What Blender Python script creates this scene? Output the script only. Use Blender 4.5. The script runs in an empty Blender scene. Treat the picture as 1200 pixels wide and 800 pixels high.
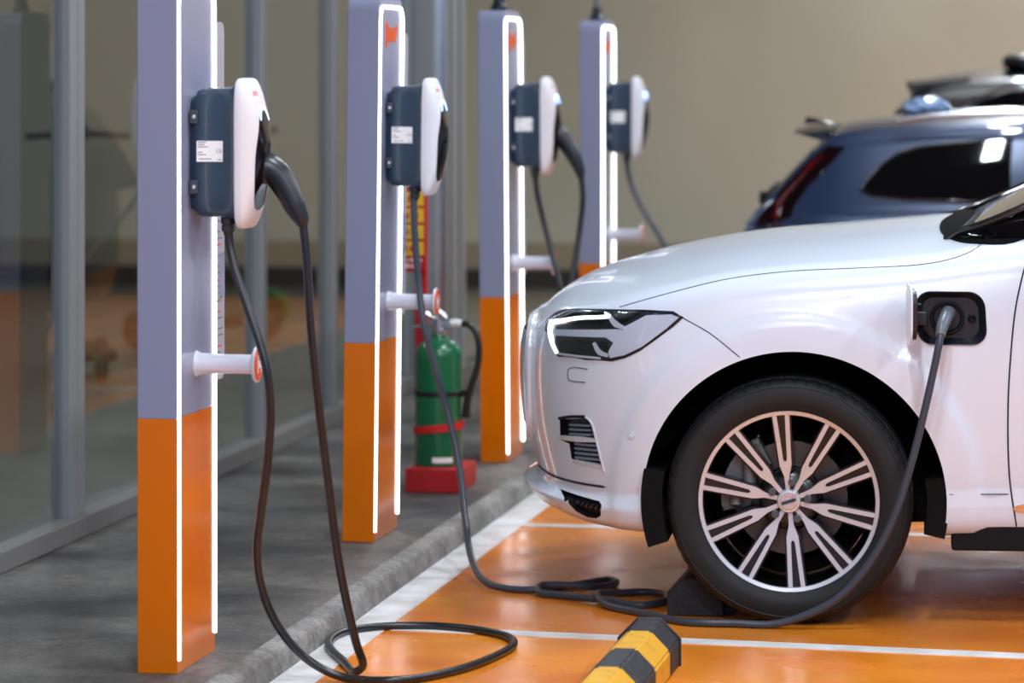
import bpy, bmesh, math, random
from mathutils import Vector, Matrix
from mathutils.bvhtree import BVHTree
from mathutils.interpolate import poly_3d_calc
from mathutils.geometry import delaunay_2d_cdt, intersect_point_tri_2d
random.seed(7)
PI = math.pi
sc = bpy.context.scene
col = sc.collection

# ------------------------------------------------------------------ materials
def lin(c):
    return tuple(((v/12.92) if v <= 0.04045 else ((v+0.055)/1.055)**2.4) for v in c)
def rgb(r, g, b):
    return lin((r/255, g/255, b/255))
def mat(name, c, rough=.5, metal=0, coat=0, emit=None, estr=0, spec=.5, var=0, vscale=8, bump=0, bscale=60, c2=None, detail=4, rvar=0, vmin=.4, vmax=.65, dist=0, fine=0):
    m = bpy.data.materials.new(name); m.use_nodes = True
    nt = m.node_tree; N = nt.nodes; Lk = nt.links
    p = N['Principled BSDF']
    p.inputs['Base Color'].default_value = (*c, 1)
    p.inputs['Roughness'].default_value = rough
    p.inputs['Metallic'].default_value = metal
    p.inputs['Specular IOR Level'].default_value = spec
    if coat:
        p.inputs['Coat Weight'].default_value = coat
        p.inputs['Coat Roughness'].default_value = .02
    if emit:
        p.inputs['Emission Color'].default_value = (*emit, 1)
        p.inputs['Emission Strength'].default_value = estr
    tc = None
    if var or bump or c2 or rvar:
        tc = N.new('ShaderNodeTexCoord')
    if var or c2:
        n = N.new('ShaderNodeTexNoise'); n.inputs['Scale'].default_value = vscale; n.inputs['Detail'].default_value = detail
        n.inputs['Distortion'].default_value = dist
        Lk.new(tc.outputs['Object'], n.inputs['Vector'])
        r = N.new('ShaderNodeMapRange'); r.inputs['From Min'].default_value = vmin; r.inputs['From Max'].default_value = vmax
        Lk.new(n.outputs['Fac'], r.inputs['Value'])
        mx = N.new('ShaderNodeMix'); mx.data_type = 'RGBA'
        a = c2 if c2 else tuple(v*(1-var) for v in c)
        mx.inputs['A'].default_value = (*c, 1); mx.inputs['B'].default_value = (*a, 1)
        Lk.new(r.outputs['Result'], mx.inputs['Factor'])
        res = mx.outputs['Result']
        if fine:
            for fs, amt in ((55, fine), (14, fine*.8)):
                n3 = N.new('ShaderNodeTexNoise'); n3.inputs['Scale'].default_value = fs; n3.inputs['Detail'].default_value = 8; n3.inputs['Roughness'].default_value = .7
                Lk.new(tc.outputs['Object'], n3.inputs['Vector'])
                r3 = N.new('ShaderNodeMapRange'); r3.inputs['From Min'].default_value = .3; r3.inputs['From Max'].default_value = .7
                r3.inputs['To Min'].default_value = 1-amt; r3.inputs['To Max'].default_value = 1+amt*.6
                Lk.new(n3.outputs['Fac'], r3.inputs['Value'])
                vm = N.new('ShaderNodeVectorMath'); vm.operation = 'SCALE'
                Lk.new(res, vm.inputs[0]); Lk.new(r3.outputs['Result'], vm.inputs['Scale']); res = vm.outputs['Vector']
        Lk.new(res, p.inputs['Base Color'])
    if rvar:
        n = N.new('ShaderNodeTexNoise'); n.inputs['Scale'].default_value = 3; n.inputs['Detail'].default_value = 6
        Lk.new(tc.outputs['Object'], n.inputs['Vector'])
        r = N.new('ShaderNodeMapRange'); r.inputs['From Min'].default_value = .35; r.inputs['From Max'].default_value = .7
        r.inputs['To Min'].default_value = rough; r.inputs['To Max'].default_value = rough+rvar
        Lk.new(n.outputs['Fac'], r.inputs['Value']); Lk.new(r.outputs['Result'], p.inputs['Roughness'])
    if bump:
        n = N.new('ShaderNodeTexNoise'); n.inputs['Scale'].default_value = bscale; n.inputs['Detail'].default_value = 5
        Lk.new(tc.outputs['Object'], n.inputs['Vector'])
        b = N.new('ShaderNodeBump'); b.inputs['Strength'].default_value = bump; b.inputs['Distance'].default_value = .01
        Lk.new(n.outputs['Fac'], b.inputs['Height']); Lk.new(b.outputs['Normal'], p.inputs['Normal'])
    return m
def glassmat(name, tint=(1,1,1), refl=1.0, rough=0.0, minr=.04):
    m = bpy.data.materials.new(name); m.use_nodes = True
    nt = m.node_tree; N = nt.nodes; Lk = nt.links
    N.remove(N['Principled BSDF'])
    t = N.new('ShaderNodeBsdfTransparent'); t.inputs['Color'].default_value = (*tint, 1)
    g = N.new('ShaderNodeBsdfGlossy'); g.inputs['Roughness'].default_value = rough
    f = N.new('ShaderNodeFresnel'); f.inputs['IOR'].default_value = 1.5
    mx = N.new('ShaderNodeMixShader')
    gm = N.new('ShaderNodeNewGeometry'); mt = N.new('ShaderNodeMath'); mt.operation = 'MULTIPLY_ADD'
    mt.inputs[1].default_value = -1; mt.inputs[2].default_value = 1
    m2 = N.new('ShaderNodeMath'); m2.operation = 'MULTIPLY'
    Lk.new(gm.outputs['Backfacing'], mt.inputs[0]); Lk.new(mt.outputs[0], m2.inputs[0]); Lk.new(f.outputs[0], m2.inputs[1])
    Lk.new(m2.outputs[0], mx.inputs[0]); Lk.new(t.outputs[0], mx.inputs[1]); Lk.new(g.outputs[0], mx.inputs[2])
    Lk.new(mx.outputs[0], N['Material Output'].inputs['Surface'])
    return m

M = {}
M['grey'] = mat('pedestal grey', rgb(140,146,174), .2, spec=.4)
M['orange'] = mat('pedestal orange', rgb(222,112,0), .12, spec=.4)
M['led'] = mat('led white', (1,1,1), .4, emit=(.93,.96,1), estr=4.2)
M['blue_led'] = mat('status light', (.3,.5,1), .4, emit=(.25,.45,1), estr=8)
M['emblem'] = mat('emblem orange', rgb(226,82,4), .4)
M['white_plastic'] = mat('white plastic', rgb(226,226,232), .35, coat=.2)
M['plate'] = mat('acrylic plate', rgb(164,166,178), .45)
M['hook'] = mat('hook lacquer', rgb(205,208,222), .25, coat=.4)
M['housing'] = mat('charger slate plastic', rgb(40,58,78), .36, coat=.12)
M['bracket'] = mat('charger bracket', rgb(44,52,64), .5)
M['display'] = mat('display black', rgb(16,11,12), .12, spec=.3)
M['sticker'] = mat('rating label', rgb(240,240,240), .5)
M['ink'] = mat('label ink', rgb(110,112,125), .6)
M['redink'] = mat('red ink', rgb(205,70,75), .6)
M['faint_red'] = mat('faded red ink', rgb(222,140,146), .5)
M['steel'] = mat('screw steel', rgb(190,192,198), .3, metal=1)
M['cable'] = mat('cable sheath', rgb(22,25,32), .32, spec=.6, var=.2, vscale=30)
M['cable_grey'] = mat('grey cable sheath', rgb(58,65,78), .35)
M['handle'] = mat('connector shell', rgb(30,35,44), .33)
M['floor'] = mat('orange epoxy floor', rgb(238,142,38), .17, c2=rgb(220,118,24), vscale=2.2, detail=6, bump=.035, bscale=45, rvar=.16)
M['line'] = mat('white floor paint', rgb(236,236,240), .3, c2=rgb(206,203,200), vscale=7, detail=6, bump=.05, rvar=.15)
M['concrete'] = mat('pavement concrete', rgb(114,109,105), .42, c2=rgb(48,46,48), vscale=1.6, detail=8, bump=.25, bscale=80, dist=.3, fine=.5, rvar=.25, vmin=.36, vmax=.66)
M['kerb'] = mat('kerb concrete', rgb(150,146,142), .7, c2=rgb(98,95,92), vscale=2.5, detail=8, bump=.35, bscale=80, fine=.5)
M['beige'] = mat('beige wall paint', rgb(186,180,160), .75, c2=rgb(178,171,150), vscale=.6)
M['beige_band'] = mat('lower wall band', rgb(150,136,112), .7)
M['dark_band'] = mat('dark skirting', rgb(44,38,34), .6)
M['ceiling'] = mat('ceiling paint', rgb(66,66,68), .9)
M['alu'] = mat('window aluminium', rgb(142,147,150), .45, metal=.2)
M['sill'] = mat('window sill frame', rgb(112,110,108), .5)
M['alu_dark'] = mat('window aluminium seam', rgb(60,66,74), .5)
M['alu_shine'] = mat('polished steel', rgb(190,196,204), .28, metal=.9)
M['glass'] = glassmat('shop glass', (.80,.84,.84))
M['lensglass'] = glassmat('lamp lens', (.96,.97,1))
M['interior_floor'] = mat('interior floor', rgb(120,112,100), .3)
M['paint_white'] = mat('white car paint', rgb(220,229,245), .22, coat=.6)
M['paint_blue'] = mat('blue car paint', rgb(40,55,84), .3, metal=.3, coat=1.0)
M['paint_black'] = mat('black car paint', rgb(5,5,6), .3, coat=.5)
M['trim_black'] = mat('gloss black trim', rgb(12,13,16), .18, coat=.4)
M['plastic_black'] = mat('matt black plastic', rgb(16,16,18), .55, spec=.18)
M['gap'] = mat('panel gap', rgb(30,32,40), .8)
M['liner'] = mat('arch liner', rgb(12,12,13), .9, spec=.2)
M['carglass'] = mat('tinted car glass', rgb(6,7,9), .03, coat=.6)
M['pillar'] = mat('window pillar trim', rgb(34,32,30), .22, coat=.5)
M['bright'] = mat('bright plated trim', rgb(222,226,234), .18, metal=.25, coat=.6)
M['slat'] = mat('vent slat', rgb(112,126,142), .4)
M['scuttle'] = mat('scuttle plastic', rgb(9,9,10), .9, spec=.05)
M['lug'] = mat('lug bolt cap', rgb(74,75,80), .4)
M['chrome'] = mat('chrome', rgb(225,228,235), .08, metal=1)
M['satin'] = mat('satin silver', rgb(190,192,198), .25, metal=1)
M['lamp_dark'] = mat('headlamp interior', rgb(40,44,52), .25, coat=.5)
M['lamp_grey'] = mat('headlamp reflector', rgb(212,219,228), .28, metal=.1)
M['drl'] = mat('daylight strip', (1,1,1), .2, emit=(.95,.97,1), estr=1.6)
M['taillight'] = mat('tail lamp red', rgb(84,6,9), .2, coat=.5)
M['tail_dark'] = mat('tail lamp dark lens', rgb(16,5,8), .1, coat=.8)
M['rubber'] = mat('tyre rubber', rgb(26,27,30), .62, spec=.4, var=.25, vscale=14)
M['rim_dark'] = mat('rim gloss black', rgb(9,10,12), .3, coat=.15)
M['rim_silver'] = mat('rim machined silver', rgb(214,214,218), .32, metal=.55)
M['disc'] = mat('brake disc iron', rgb(96,92,88), .4, metal=.8)
M['caliper'] = mat('brake caliper', rgb(120,122,122), .5, metal=.4)
M['port_black'] = mat('charge port plastic', rgb(24,28,36), .4)
M['plug_grey'] = mat('plug grey', rgb(98,106,116), .35)
M['stop_black'] = mat('wheel stop black', rgb(34,36,42), .6, c2=rgb(70,72,80), vscale=26, detail=8, bump=.4, bscale=35, vmin=.55, vmax=.8)
M['stop_yellow'] = mat('wheel stop yellow', rgb(226,168,28), .5, c2=rgb(196,138,22), vscale=16, detail=8, bump=.25, bscale=40, vmin=.5, vmax=.75)
M['stop_rubber'] = mat('wheel stop worn rubber', rgb(30,32,38), .65, bump=.3)
M['green'] = mat('extinguisher green', rgb(2,98,58), .3, coat=.5)
M['ext_red'] = mat('stand red', rgb(178,22,26), .4)
M['strap_red'] = mat('strap red', rgb(200,24,24), .5)
M['sign_yellow'] = mat('sign yellow', rgb(232,186,40), .5)
M['sign_white'] = mat('sign white', rgb(226,200,200), .5)
M['hose'] = mat('hose rubber', rgb(18,18,20), .45)
M['scooter_black'] = mat('scooter black', rgb(22,22,24), .5)
M['scooter_green'] = mat('scooter green', rgb(70,128,52), .45)
M['scooter_white'] = mat('scooter white', rgb(200,205,205), .4)
M['bag'] = mat('pale blue plastic film', rgb(136,160,196), .12, coat=.5)
M['pipe'] = mat('conduit metal', rgb(126,128,130), .35, metal=.6)
M['lamp_body'] = mat('lamp housing', rgb(230,230,230), .5)
M['tube'] = mat('fluorescent tube', (1,1,1), .4, emit=(1,.98,.95), estr=12)

# ------------------------------------------------------------------ helpers
def shade(me, ang=35):
    me.polygons.foreach_set('use_smooth', [True]*len(me.polygons))
    try: me.set_sharp_from_angle(angle=math.radians(ang))
    except Exception: pass
def obj(name, bm, mats, parent=None, ang=35, loc=None):
    me = bpy.data.meshes.new(name)
    bmesh.ops.recalc_face_normals(bm, faces=bm.faces)
    bm.to_mesh(me); bm.free()
    if not isinstance(mats, (list, tuple)): mats = [mats]
    for m in mats: me.materials.append(m)
    shade(me, ang)
    o = bpy.data.objects.new(name, me); col.objects.link(o)
    if ang <= 40 and len(me.polygons) < 6000:
        w = o.modifiers.new('face weighted normals', 'WEIGHTED_NORMAL'); w.keep_sharp = True; w.weight = 80
    if parent: o.parent = parent
    if loc: o.location = loc
    return o
def empty(name, loc=(0,0,0), rot=(0,0,0), parent=None):
    o = bpy.data.objects.new(name, None); col.objects.link(o); o.location = loc; o.rotation_euler = rot
    o.empty_display_size = .1
    if parent: o.parent = parent
    return o
def tag(o, label, cat, group=None):
    o['label'] = label; o['category'] = cat
    if group: o['group'] = group
    return o
def struct(o, label=None):
    o['kind'] = 'structure'
    if label: o['label'] = label
    return o
def box(bm, x0, x1, y0, y1, z0, z1, bev=0, mi=0, seg=2):
    b = bmesh.new()
    bmesh.ops.create_cube(b, size=1)
    for v in b.verts:
        v.co = Vector(((x0+x1)/2+v.co.x*(x1-x0), (y0+y1)/2+v.co.y*(y1-y0), (z0+z1)/2+v.co.z*(z1-z0)))
    if bev: bmesh.ops.bevel(b, geom=b.edges[:], offset=bev, segments=seg, affect='EDGES', profile=.5)
    merge(bm, b, mi)
def merge(bm, b, mi=None, mtx=None):
    vm = {}
    for v in b.verts: vm[v] = bm.verts.new(mtx @ v.co if mtx else v.co)
    for f in b.faces:
        try:
            nf = bm.faces.new([vm[v] for v in f.verts]); nf.material_index = f.material_index if mi is None else mi
        except ValueError: pass
    b.free()
def catmull(pts, n=8):
    P = [Vector(p) for p in pts]
    P = [2*P[0]-P[1]] + P + [2*P[-1]-P[-2]]
    out = []
    for i in range(1, len(P)-2):
        p0,p1,p2,p3 = P[i-1:i+3]
        # centripetal parametrisation keeps tight loops smooth
        t0=0; t1=t0+max((p1-p0).length,1e-5)**.5; t2=t1+max((p2-p1).length,1e-5)**.5; t3=t2+max((p3-p2).length,1e-5)**.5
        for k in range(n):
            t=t1+(t2-t1)*k/n
            a1=p0*((t1-t)/(t1-t0))+p1*((t-t0)/(t1-t0)); a2=p1*((t2-t)/(t2-t1))+p2*((t-t1)/(t2-t1)); a3=p2*((t3-t)/(t3-t2))+p3*((t-t2)/(t3-t2))
            b1=a1*((t2-t)/(t2-t0))+a2*((t-t0)/(t2-t0)); b2=a2*((t3-t)/(t3-t1))+a3*((t-t1)/(t3-t1))
            out.append(b1*((t2-t)/(t2-t1))+b2*((t-t1)/(t2-t1)))
    out.append(P[-2]); return out
def tube(bm, pts, r, seg=12, mi=0, smooth=0, cap=True, flat=None):
    if smooth: 
        n0=len(pts); rr=r
        pts2=catmull(pts, smooth)
        if not callable(r) and isinstance(r,(list,tuple)):
            R=[]
            for i in range(n0-1):
                for k in range(smooth): R.append(r[i]+(r[i+1]-r[i])*k/smooth)
            R.append(r[-1]); r=R
        pts=pts2
    P=[Vector(p) for p in pts]; n=len(P)
    if not isinstance(r,(list,tuple)): r=[r]*n
    T=[(P[min(i+1,n-1)]-P[max(i-1,0)]).normalized() for i in range(n)]
    up=Vector((0,0,1)) if abs(T[0].z)<.9 else Vector((1,0,0))
    u=(up-T[0]*up.dot(T[0])).normalized()
    rings=[]
    for i in range(n):
        if i:
            q=T[i-1].rotation_difference(T[i]); u=q@u; u=(u-T[i]*u.dot(T[i])).normalized()
        w=T[i].cross(u)
        rings.append([bm.verts.new(P[i]+(u*math.cos(2*PI*k/seg)+w*math.sin(2*PI*k/seg)*(flat or 1))*r[i]) for k in range(seg)])
    for i in range(n-1):
        for k in range(seg):
            f=bm.faces.new((rings[i][k],rings[i][(k+1)%seg],rings[i+1][(k+1)%seg],rings[i+1][k])); f.material_index=mi
    if cap:
        for ring,c,s in ((rings[0],P[0]-T[0]*r[0]*.4,1),(rings[-1],P[-1]+T[-1]*r[-1]*.4,-1)):
            v=bm.verts.new(c)
            for k in range(seg):
                f=bm.faces.new((v,ring[(k+1)%seg],ring[k])); f.material_index=mi
def lathe(bm, prof, seg=48, axis='z', mi=0, mtx=None, closed=False, rmod=None):
    """prof: list of (r, h). axis z: revolve round z."""
    rings=[]
    for j,(r,h) in enumerate(prof):
        ring=[]
        if r<1e-6: ring=[bm.verts.new(_ax(0,0,h,axis,mtx))]
        else:
            for k in range(seg):
                rr=r+(rmod(j,k) if rmod else 0)
                a=2*PI*k/seg; ring.append(bm.verts.new(_ax(rr*math.cos(a),rr*math.sin(a),h,axis,mtx)))
        rings.append(ring)
    pairs=list(zip(rings[:-1],rings[1:]))
    if closed: pairs.append((rings[-1],rings[0]))
    for a,b in pairs:
        if len(a)==1 and len(b)==1: continue
        for k in range(seg):
            k2=(k+1)%seg
            if len(a)==1: vs=(a[0],b[k2],b[k])
            elif len(b)==1: vs=(a[k],a[k2],b[0])
            else: vs=(a[k],a[k2],b[k2],b[k])
            f=bm.faces.new(vs); f.material_index=mi
def _ax(x,y,h,axis,mtx):
    if axis=='z': v=Vector((x,y,h))
    elif axis=='y': v=Vector((x,h,y))
    else: v=Vector((h,x,y))
    return mtx@v if mtx else v
def prism(bm, poly, h0, h1, axis='y', mi=0, bev=0, mtx=None):
    """extrude a 2D polygon along an axis: 'y' poly=(x,z); 'x' poly=(y,z); 'z' poly=(x,y)"""
    b=bmesh.new()
    def pt(p,h):
        return Vector((p[0],h,p[1])) if axis=='y' else (Vector((h,p[0],p[1])) if axis=='x' else Vector((p[0],p[1],h)))
    a=[b.verts.new(pt(p,h0)) for p in poly]; c=[b.verts.new(pt(p,h1)) for p in poly]
    n=len(poly)
    f1=b.faces.new(a); f2=b.faces.new(c[::-1])
    for i in range(n): b.faces.new((a[i],a[(i+1)%n],c[(i+1)%n],c[i]))
    if bev:
        es=[e for e in b.edges if (e.verts[0] in a)==(e.verts[1] in a)]
        bmesh.ops.bevel(b, geom=es, offset=bev, segments=2, affect='EDGES', profile=.5)
    for f in b.faces: f.material_index=mi
    merge(bm,b,mi,mtx)
def rrect(w, h, r, n=6, cx=0, cy=0, corners=(1,1,1,1)):
    """rounded rectangle polygon, ccw from lower right"""
    out=[]
    for (sx,sy,a0,on) in ((1,-1,-90,corners[0]),(1,1,0,corners[1]),(-1,1,90,corners[2]),(-1,-1,180,corners[3])):
        rr=r if on else 0
        ox=cx+sx*(w/2-rr); oy=cy+sy*(h/2-rr)
        if not on: out.append((ox,oy)); continue
        for k in range(n+1):
            a=math.radians(a0+90*k/n); out.append((ox+rr*math.cos(a),oy+rr*math.sin(a)))
    return out
def loft(bm, secs, mi=0, cap=True):
    R=[[bm.verts.new(p) for p in s] for s in secs]
    n=len(R[0])
    for a,b in zip(R[:-1],R[1:]):
        for k in range(n):
            f=bm.faces.new((a[k],a[(k+1)%n],b[(k+1)%n],b[k])); f.material_index=mi
    if cap:
        for r in (R[0],R[-1][::-1]):
            f=bm.faces.new(r); f.material_index=mi
def lerp_tab(tab, x):
    if x<=tab[0][0]: return tab[0][1]
    for (a,va),(b,vb) in zip(tab[:-1],tab[1:]):
        if x<=b: return va+(vb-va)*(x-a)/(b-a)
    return tab[-1][1]
class Spline:
    """monotone-ish cubic (Catmull-Rom tangents) through (x, v) pairs"""
    def __init__(s, tab):
        s.x=[t[0] for t in tab]; s.v=[t[1] for t in tab]; n=len(tab); s.m=[]
        d=[(s.v[i+1]-s.v[i])/(s.x[i+1]-s.x[i]) for i in range(n-1)]
        for i in range(n):
            if i==0: s.m.append(d[0])
            elif i==n-1: s.m.append(d[-1])
            elif d[i-1]*d[i]<=0: s.m.append(0)
            else:
                w1=2*(s.x[i+1]-s.x[i])+(s.x[i]-s.x[i-1]); w2=(s.x[i+1]-s.x[i])+2*(s.x[i]-s.x[i-1])
                s.m.append((w1+w2)/(w1/d[i-1]+w2/d[i]))
    def __call__(s,x):
        if x<=s.x[0]: return s.v[0]
        if x>=s.x[-1]: return s.v[-1]
        i=0
        while x>s.x[i+1]: i+=1
        h=s.x[i+1]-s.x[i]; t=(x-s.x[i])/h
        return (2*t**3-3*t**2+1)*s.v[i]+(t**3-2*t**2+t)*h*s.m[i]+(-2*t**3+3*t**2)*s.v[i+1]+(t**3-t**2)*h*s.m[i+1]
def smooth01(t):
    t=max(0,min(1,t)); return t*t*(3-2*t)
def inside(p, poly):
    c=False; n=len(poly); j=n-1
    for i in range(n):
        if (poly[i][1]>p[1])!=(poly[j][1]>p[1]) and p[0]<(poly[j][0]-poly[i][0])*(p[1]-poly[i][1])/(poly[j][1]-poly[i][1])+poly[i][0]: c=not c
        j=i
    return c
def densify(poly, step):
    out=[]; n=len(poly)
    for i in range(n):
        a=Vector(poly[i]); b=Vector(poly[(i+1)%n]); k=max(1,int(math.ceil((b-a).length/step)))
        for q in range(k): out.append(tuple(a+(b-a)*q/k))
    return out
def smooth_poly(pts, n=5):
    """closed Catmull-Rom through 2D points"""
    P=[Vector((p[0],p[1],0)) for p in pts]; m=len(P)
    out=[]
    for i in range(m):
        p0,p1,p2,p3=P[i-1],P[i],P[(i+1)%m],P[(i+2)%m]
        for k in range(n):
            t=k/n
            v=.5*((2*p1)+(-p0+p2)*t+(2*p0-5*p1+4*p2-p3)*t*t+(-p0+3*p1-3*p2+p3)*t**3)
            out.append((v.x,v.y))
    return out
def ribbon(pts, w, n=6):
    """closed outline of an open 2D polyline with width (number or list)"""
    P=[Vector((p[0],p[1],0)) for p in pts]
    if n>1:
        Q=catmull(P,n)
    else: Q=P
    m=len(Q)
    if isinstance(w,(list,tuple)):
        W=[lerp_tab([(i/(len(w)-1),w[i]) for i in range(len(w))], j/(m-1)) for j in range(m)]
    else: W=[w]*m
    L=[];R=[]
    for i in range(m):
        t=(Q[min(i+1,m-1)]-Q[max(i-1,0)]).normalized(); nn=Vector((-t.y,t.x,0))
        L.append(tuple((Q[i]+nn*W[i]/2)[:2])); R.append(tuple((Q[i]-nn*W[i]/2)[:2]))
    return L+R[::-1]
def make_caster(bvh, axis):
    """axis 'y-': (x,z) looked up from the -y side; 'y+'; 'x-': (y,z) from the -x side; 'x+'; 'z': (x,y) from above"""
    def cast(p):
        if axis in('y-','y+'):
            s=-1 if axis=='y-' else 1; o=Vector((p[0],s*3,p[1])); d=Vector((0,-s,0))
        elif axis in('x-','x+'):
            s=-1 if axis=='x-' else 1; o=Vector((s*9,p[0],p[1])); d=Vector((-s,0,0))
        else: o=Vector((p[0],p[1],4)); d=Vector((0,0,-1))
        h=bvh.ray_cast(o,d)
        if h[0] is None:
            best=None
            # nearest point on the surface to the lookup line, a miss at a rim
            for k in range(80):
                q=o+d*(6*k/80 if axis[0]=='y' else 11*k/80)
                nr=bvh.find_nearest(q)
                if nr[0] is not None and (best is None or nr[3]<best[1][3]): best=(q,nr)
            h=best[1]
        n=h[1]
        if n.dot(-d)<0: n=-n
        return h[0],n
    return cast
def patch_mesh(bm, outline, cast, off, depth, step=.02, mi=0):
    ol=densify(outline, step)
    xs=[p[0] for p in ol]; ys=[p[1] for p in ol]
    pts=list(ol); 
    x=min(xs)+step*.5
    while x<max(xs):
        y=min(ys)+step*.5
        while y<max(ys):
            if inside((x,y),ol) and min((x-p[0])**2+(y-p[1])**2 for p in ol)>(step*.4)**2: pts.append((x,y))
            y+=step
        x+=step
    n=len(ol)
    r=delaunay_2d_cdt([Vector(p) for p in pts], [], [list(range(n))], 1, 1e-6)
    vs, es, fs = r[0], r[1], r[2]
    top=[];bot=[]
    for v in vs:
        h,nn=cast((v.x,v.y)); top.append(bm.verts.new(h+nn*off)); bot.append(bm.verts.new(h-nn*depth))
    cnt={}
    for f in fs:
        for i in range(len(f)):
            a,b=f[i],f[(i+1)%len(f)]; cnt.setdefault((min(a,b),max(a,b)),[]).append((a,b))
        try:
            q=bm.faces.new([top[i] for i in f]); q.material_index=mi
            q=bm.faces.new([bot[i] for i in reversed(f)]); q.material_index=mi
        except ValueError: pass
    for k,l in cnt.items():
        if len(l)==1:
            a,b=l[0]
            try:
                q=bm.faces.new((top[b],top[a],bot[a],bot[b])); q.material_index=mi
            except ValueError: pass
def patch(name, outline, cast, mtl, parent, off=.002, depth=.004, step=.02, ang=50):
    bm=bmesh.new(); patch_mesh(bm,outline,cast,off,depth,step)
    return obj(name,bm,mtl,parent,ang)
def surf_line(name, pts, cast, r, mtl, parent, n=6, off=0):
    bm=bmesh.new()
    Q=catmull([(p[0],p[1],0) for p in pts],n) if n>1 else [Vector((p[0],p[1],0)) for p in pts]
    P=[]
    for q in Q:
        h,nn=cast((q.x,q.y)); P.append(h+nn*off)
    tube(bm,P,r,6)
    return obj(name,bm,mtl,parent,60)
def text_mesh(name, s, size, mtl, parent, mtx):
    cu=bpy.data.curves.new(name,'FONT'); cu.body=s; cu.size=size; cu.extrude=.0004; cu.align_x='CENTER'; cu.align_y='CENTER'
    t=bpy.data.objects.new(name+'_tmp',cu)
    me=bpy.data.meshes.new_from_object(t)
    bpy.data.objects.remove(t); bpy.data.curves.remove(cu)
    me.transform(mtx); me.materials.clear(); me.materials.append(mtl)
    o=bpy.data.objects.new(name,me); col.objects.link(o)
    if parent: o.parent=parent
    return o

# ------------------------------------------------------------------ setting
def plane_box(name, *a, m, bev=0):
    bm=bmesh.new(); box(bm,*a,bev=bev); return struct(obj(name,bm,m))
plane_box('floor', -2.24, 12, -2, 25.5, -.1, 0, m=M['floor'])
# raised concrete pavement with a worn kerb edge
bm=bmesh.new()
ys=[-2+i*.06 for i in range(int(27.5/.06)+1)]
prev=None
def wob(y,f,s): return math.sin(y*f+s)*.5+math.sin(y*f*2.3+s*2)*.3+math.sin(y*f*5.1+s*3)*.2
for y in ys:
    e=.006*wob(y,.9,0); h=.003*wob(y,.7,1)
    ring=[bm.verts.new(p) for p in ((-3.5,y,-.1),(-3.5,y,.08),(-2.42,y,.08),(-2.345+e*.5,y,.0795+h*.1),(-2.285+e,y,.074+h*.6),(-2.243+e,y,.068+h),(-2.231+e*.9,y,.054+h*.6),(-2.224+e*.5,y,0.0),(-2.222,y,-.1))]
    if prev:
        for k in range(len(ring)-1):
            f=bm.faces.new((prev[k],prev[k+1],ring[k+1],ring[k])); f.material_index=1 if k>=4 else 0
    prev=ring
struct(obj('floor_pavement',bm,[M['concrete'],M['kerb']],ang=60),'raised grey concrete pavement with worn kerb')
plane_box('floor_interior', -9, -3.5, -2, 25.5, -.1, .08, m=M['interior_floor'])
plane_box('wall_back', -9, 12, 24.9, 25.2, 0, 4.6, m=M['beige'])
plane_box('trim_1', -9, 12, 24.86, 24.9, .22, .41, m=M['beige_band'])
plane_box('baseboard_back', -9, 12, 24.82, 24.9, .0, .22, m=M['dark_band'])
plane_box('wall_left', -9.2, -9, -2, 25.2, 0, 4.6, m=M['beige'])
plane_box('ceiling', -9.2, 12, -2, 25.2, 4.6, 4.7, m=M['ceiling'])
# painted markings
bm=bmesh.new(); box(bm,-2.225,-2.105,-2,24.8,0,.002); struct(obj('trim_2',bm,M['line']),'white painted band along the foot of the kerb')
def marking(name,p,q,w,lab):
    bm=bmesh.new(); a=Vector((*p,0)); b=Vector((*q,0)); t=(b-a).normalized(); n=Vector((-t.y,t.x,0))*w/2
    prism(bm,[tuple((a-n)[:2]),tuple((b-n)[:2]),tuple((b+n)[:2]),tuple((a+n)[:2])],.0,.0022,'z')
    return struct(obj(name,bm,M['line']),lab)
marking('trim_3',(-2.11,10.03),(3.2,9.48),.085,'white painted bay line in front of the white car')
marking('trim_4',(-2.11,12.40),(3.2,12.30),.075,'white painted bay line beyond the white car')
marking('trim_5',(-2.11,14.95),(3.2,14.85),.085,'white painted bay line before the blue car')
marking('trim_6',(-2.11,17.45),(3.2,17.35),.085,'white painted bay line beyond the blue car')

# glazed front of the shop beside the pavement
GX=-3.455
def mullion_bm(y, w=.09, split=False):
    bm=bmesh.new()
    if split:
        box(bm,GX-.035,GX+.035,y-.085,y-.005,.14,3.4,.008); box(bm,GX-.035,GX+.035,y+.005,y+.085,.14,3.4,.008); box(bm,GX-.02,GX+.02,y-.005,y+.005,.14,3.4,0,1)
    else:
        box(bm,GX-.04,GX+.04,y-w/2,y+w/2,.14,3.4,.008)
        box(bm,GX+.038,GX+.043,y-.004,y+.004,.14,3.4,0,1)
    return bm
MY=[7.0,8.40,9.85,11.26,12.55,13.83,15.15,16.3,16.85]
n=0
for i in range(len(MY)-1):
    n+=1
    w=struct(empty('window_%d'%n,(0,0,0)),'tall shop window pane beside the pavement')
    y0,y1=MY[i],MY[i+1]
    bm=bmesh.new(); box(bm,GX-.006,GX+.006,y0+.04,y1-.04,.14,3.36); obj('glass_pane',bm,M['glass'],w)
    obj('mullion',mullion_bm(y1,split=(i==2)),[M['alu'],M['alu_dark']],w)
    bm=bmesh.new(); box(bm,GX-.07,GX+.07,y0,y1,.08,.15,.008); obj('sill',bm,M['sill'],w)
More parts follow.
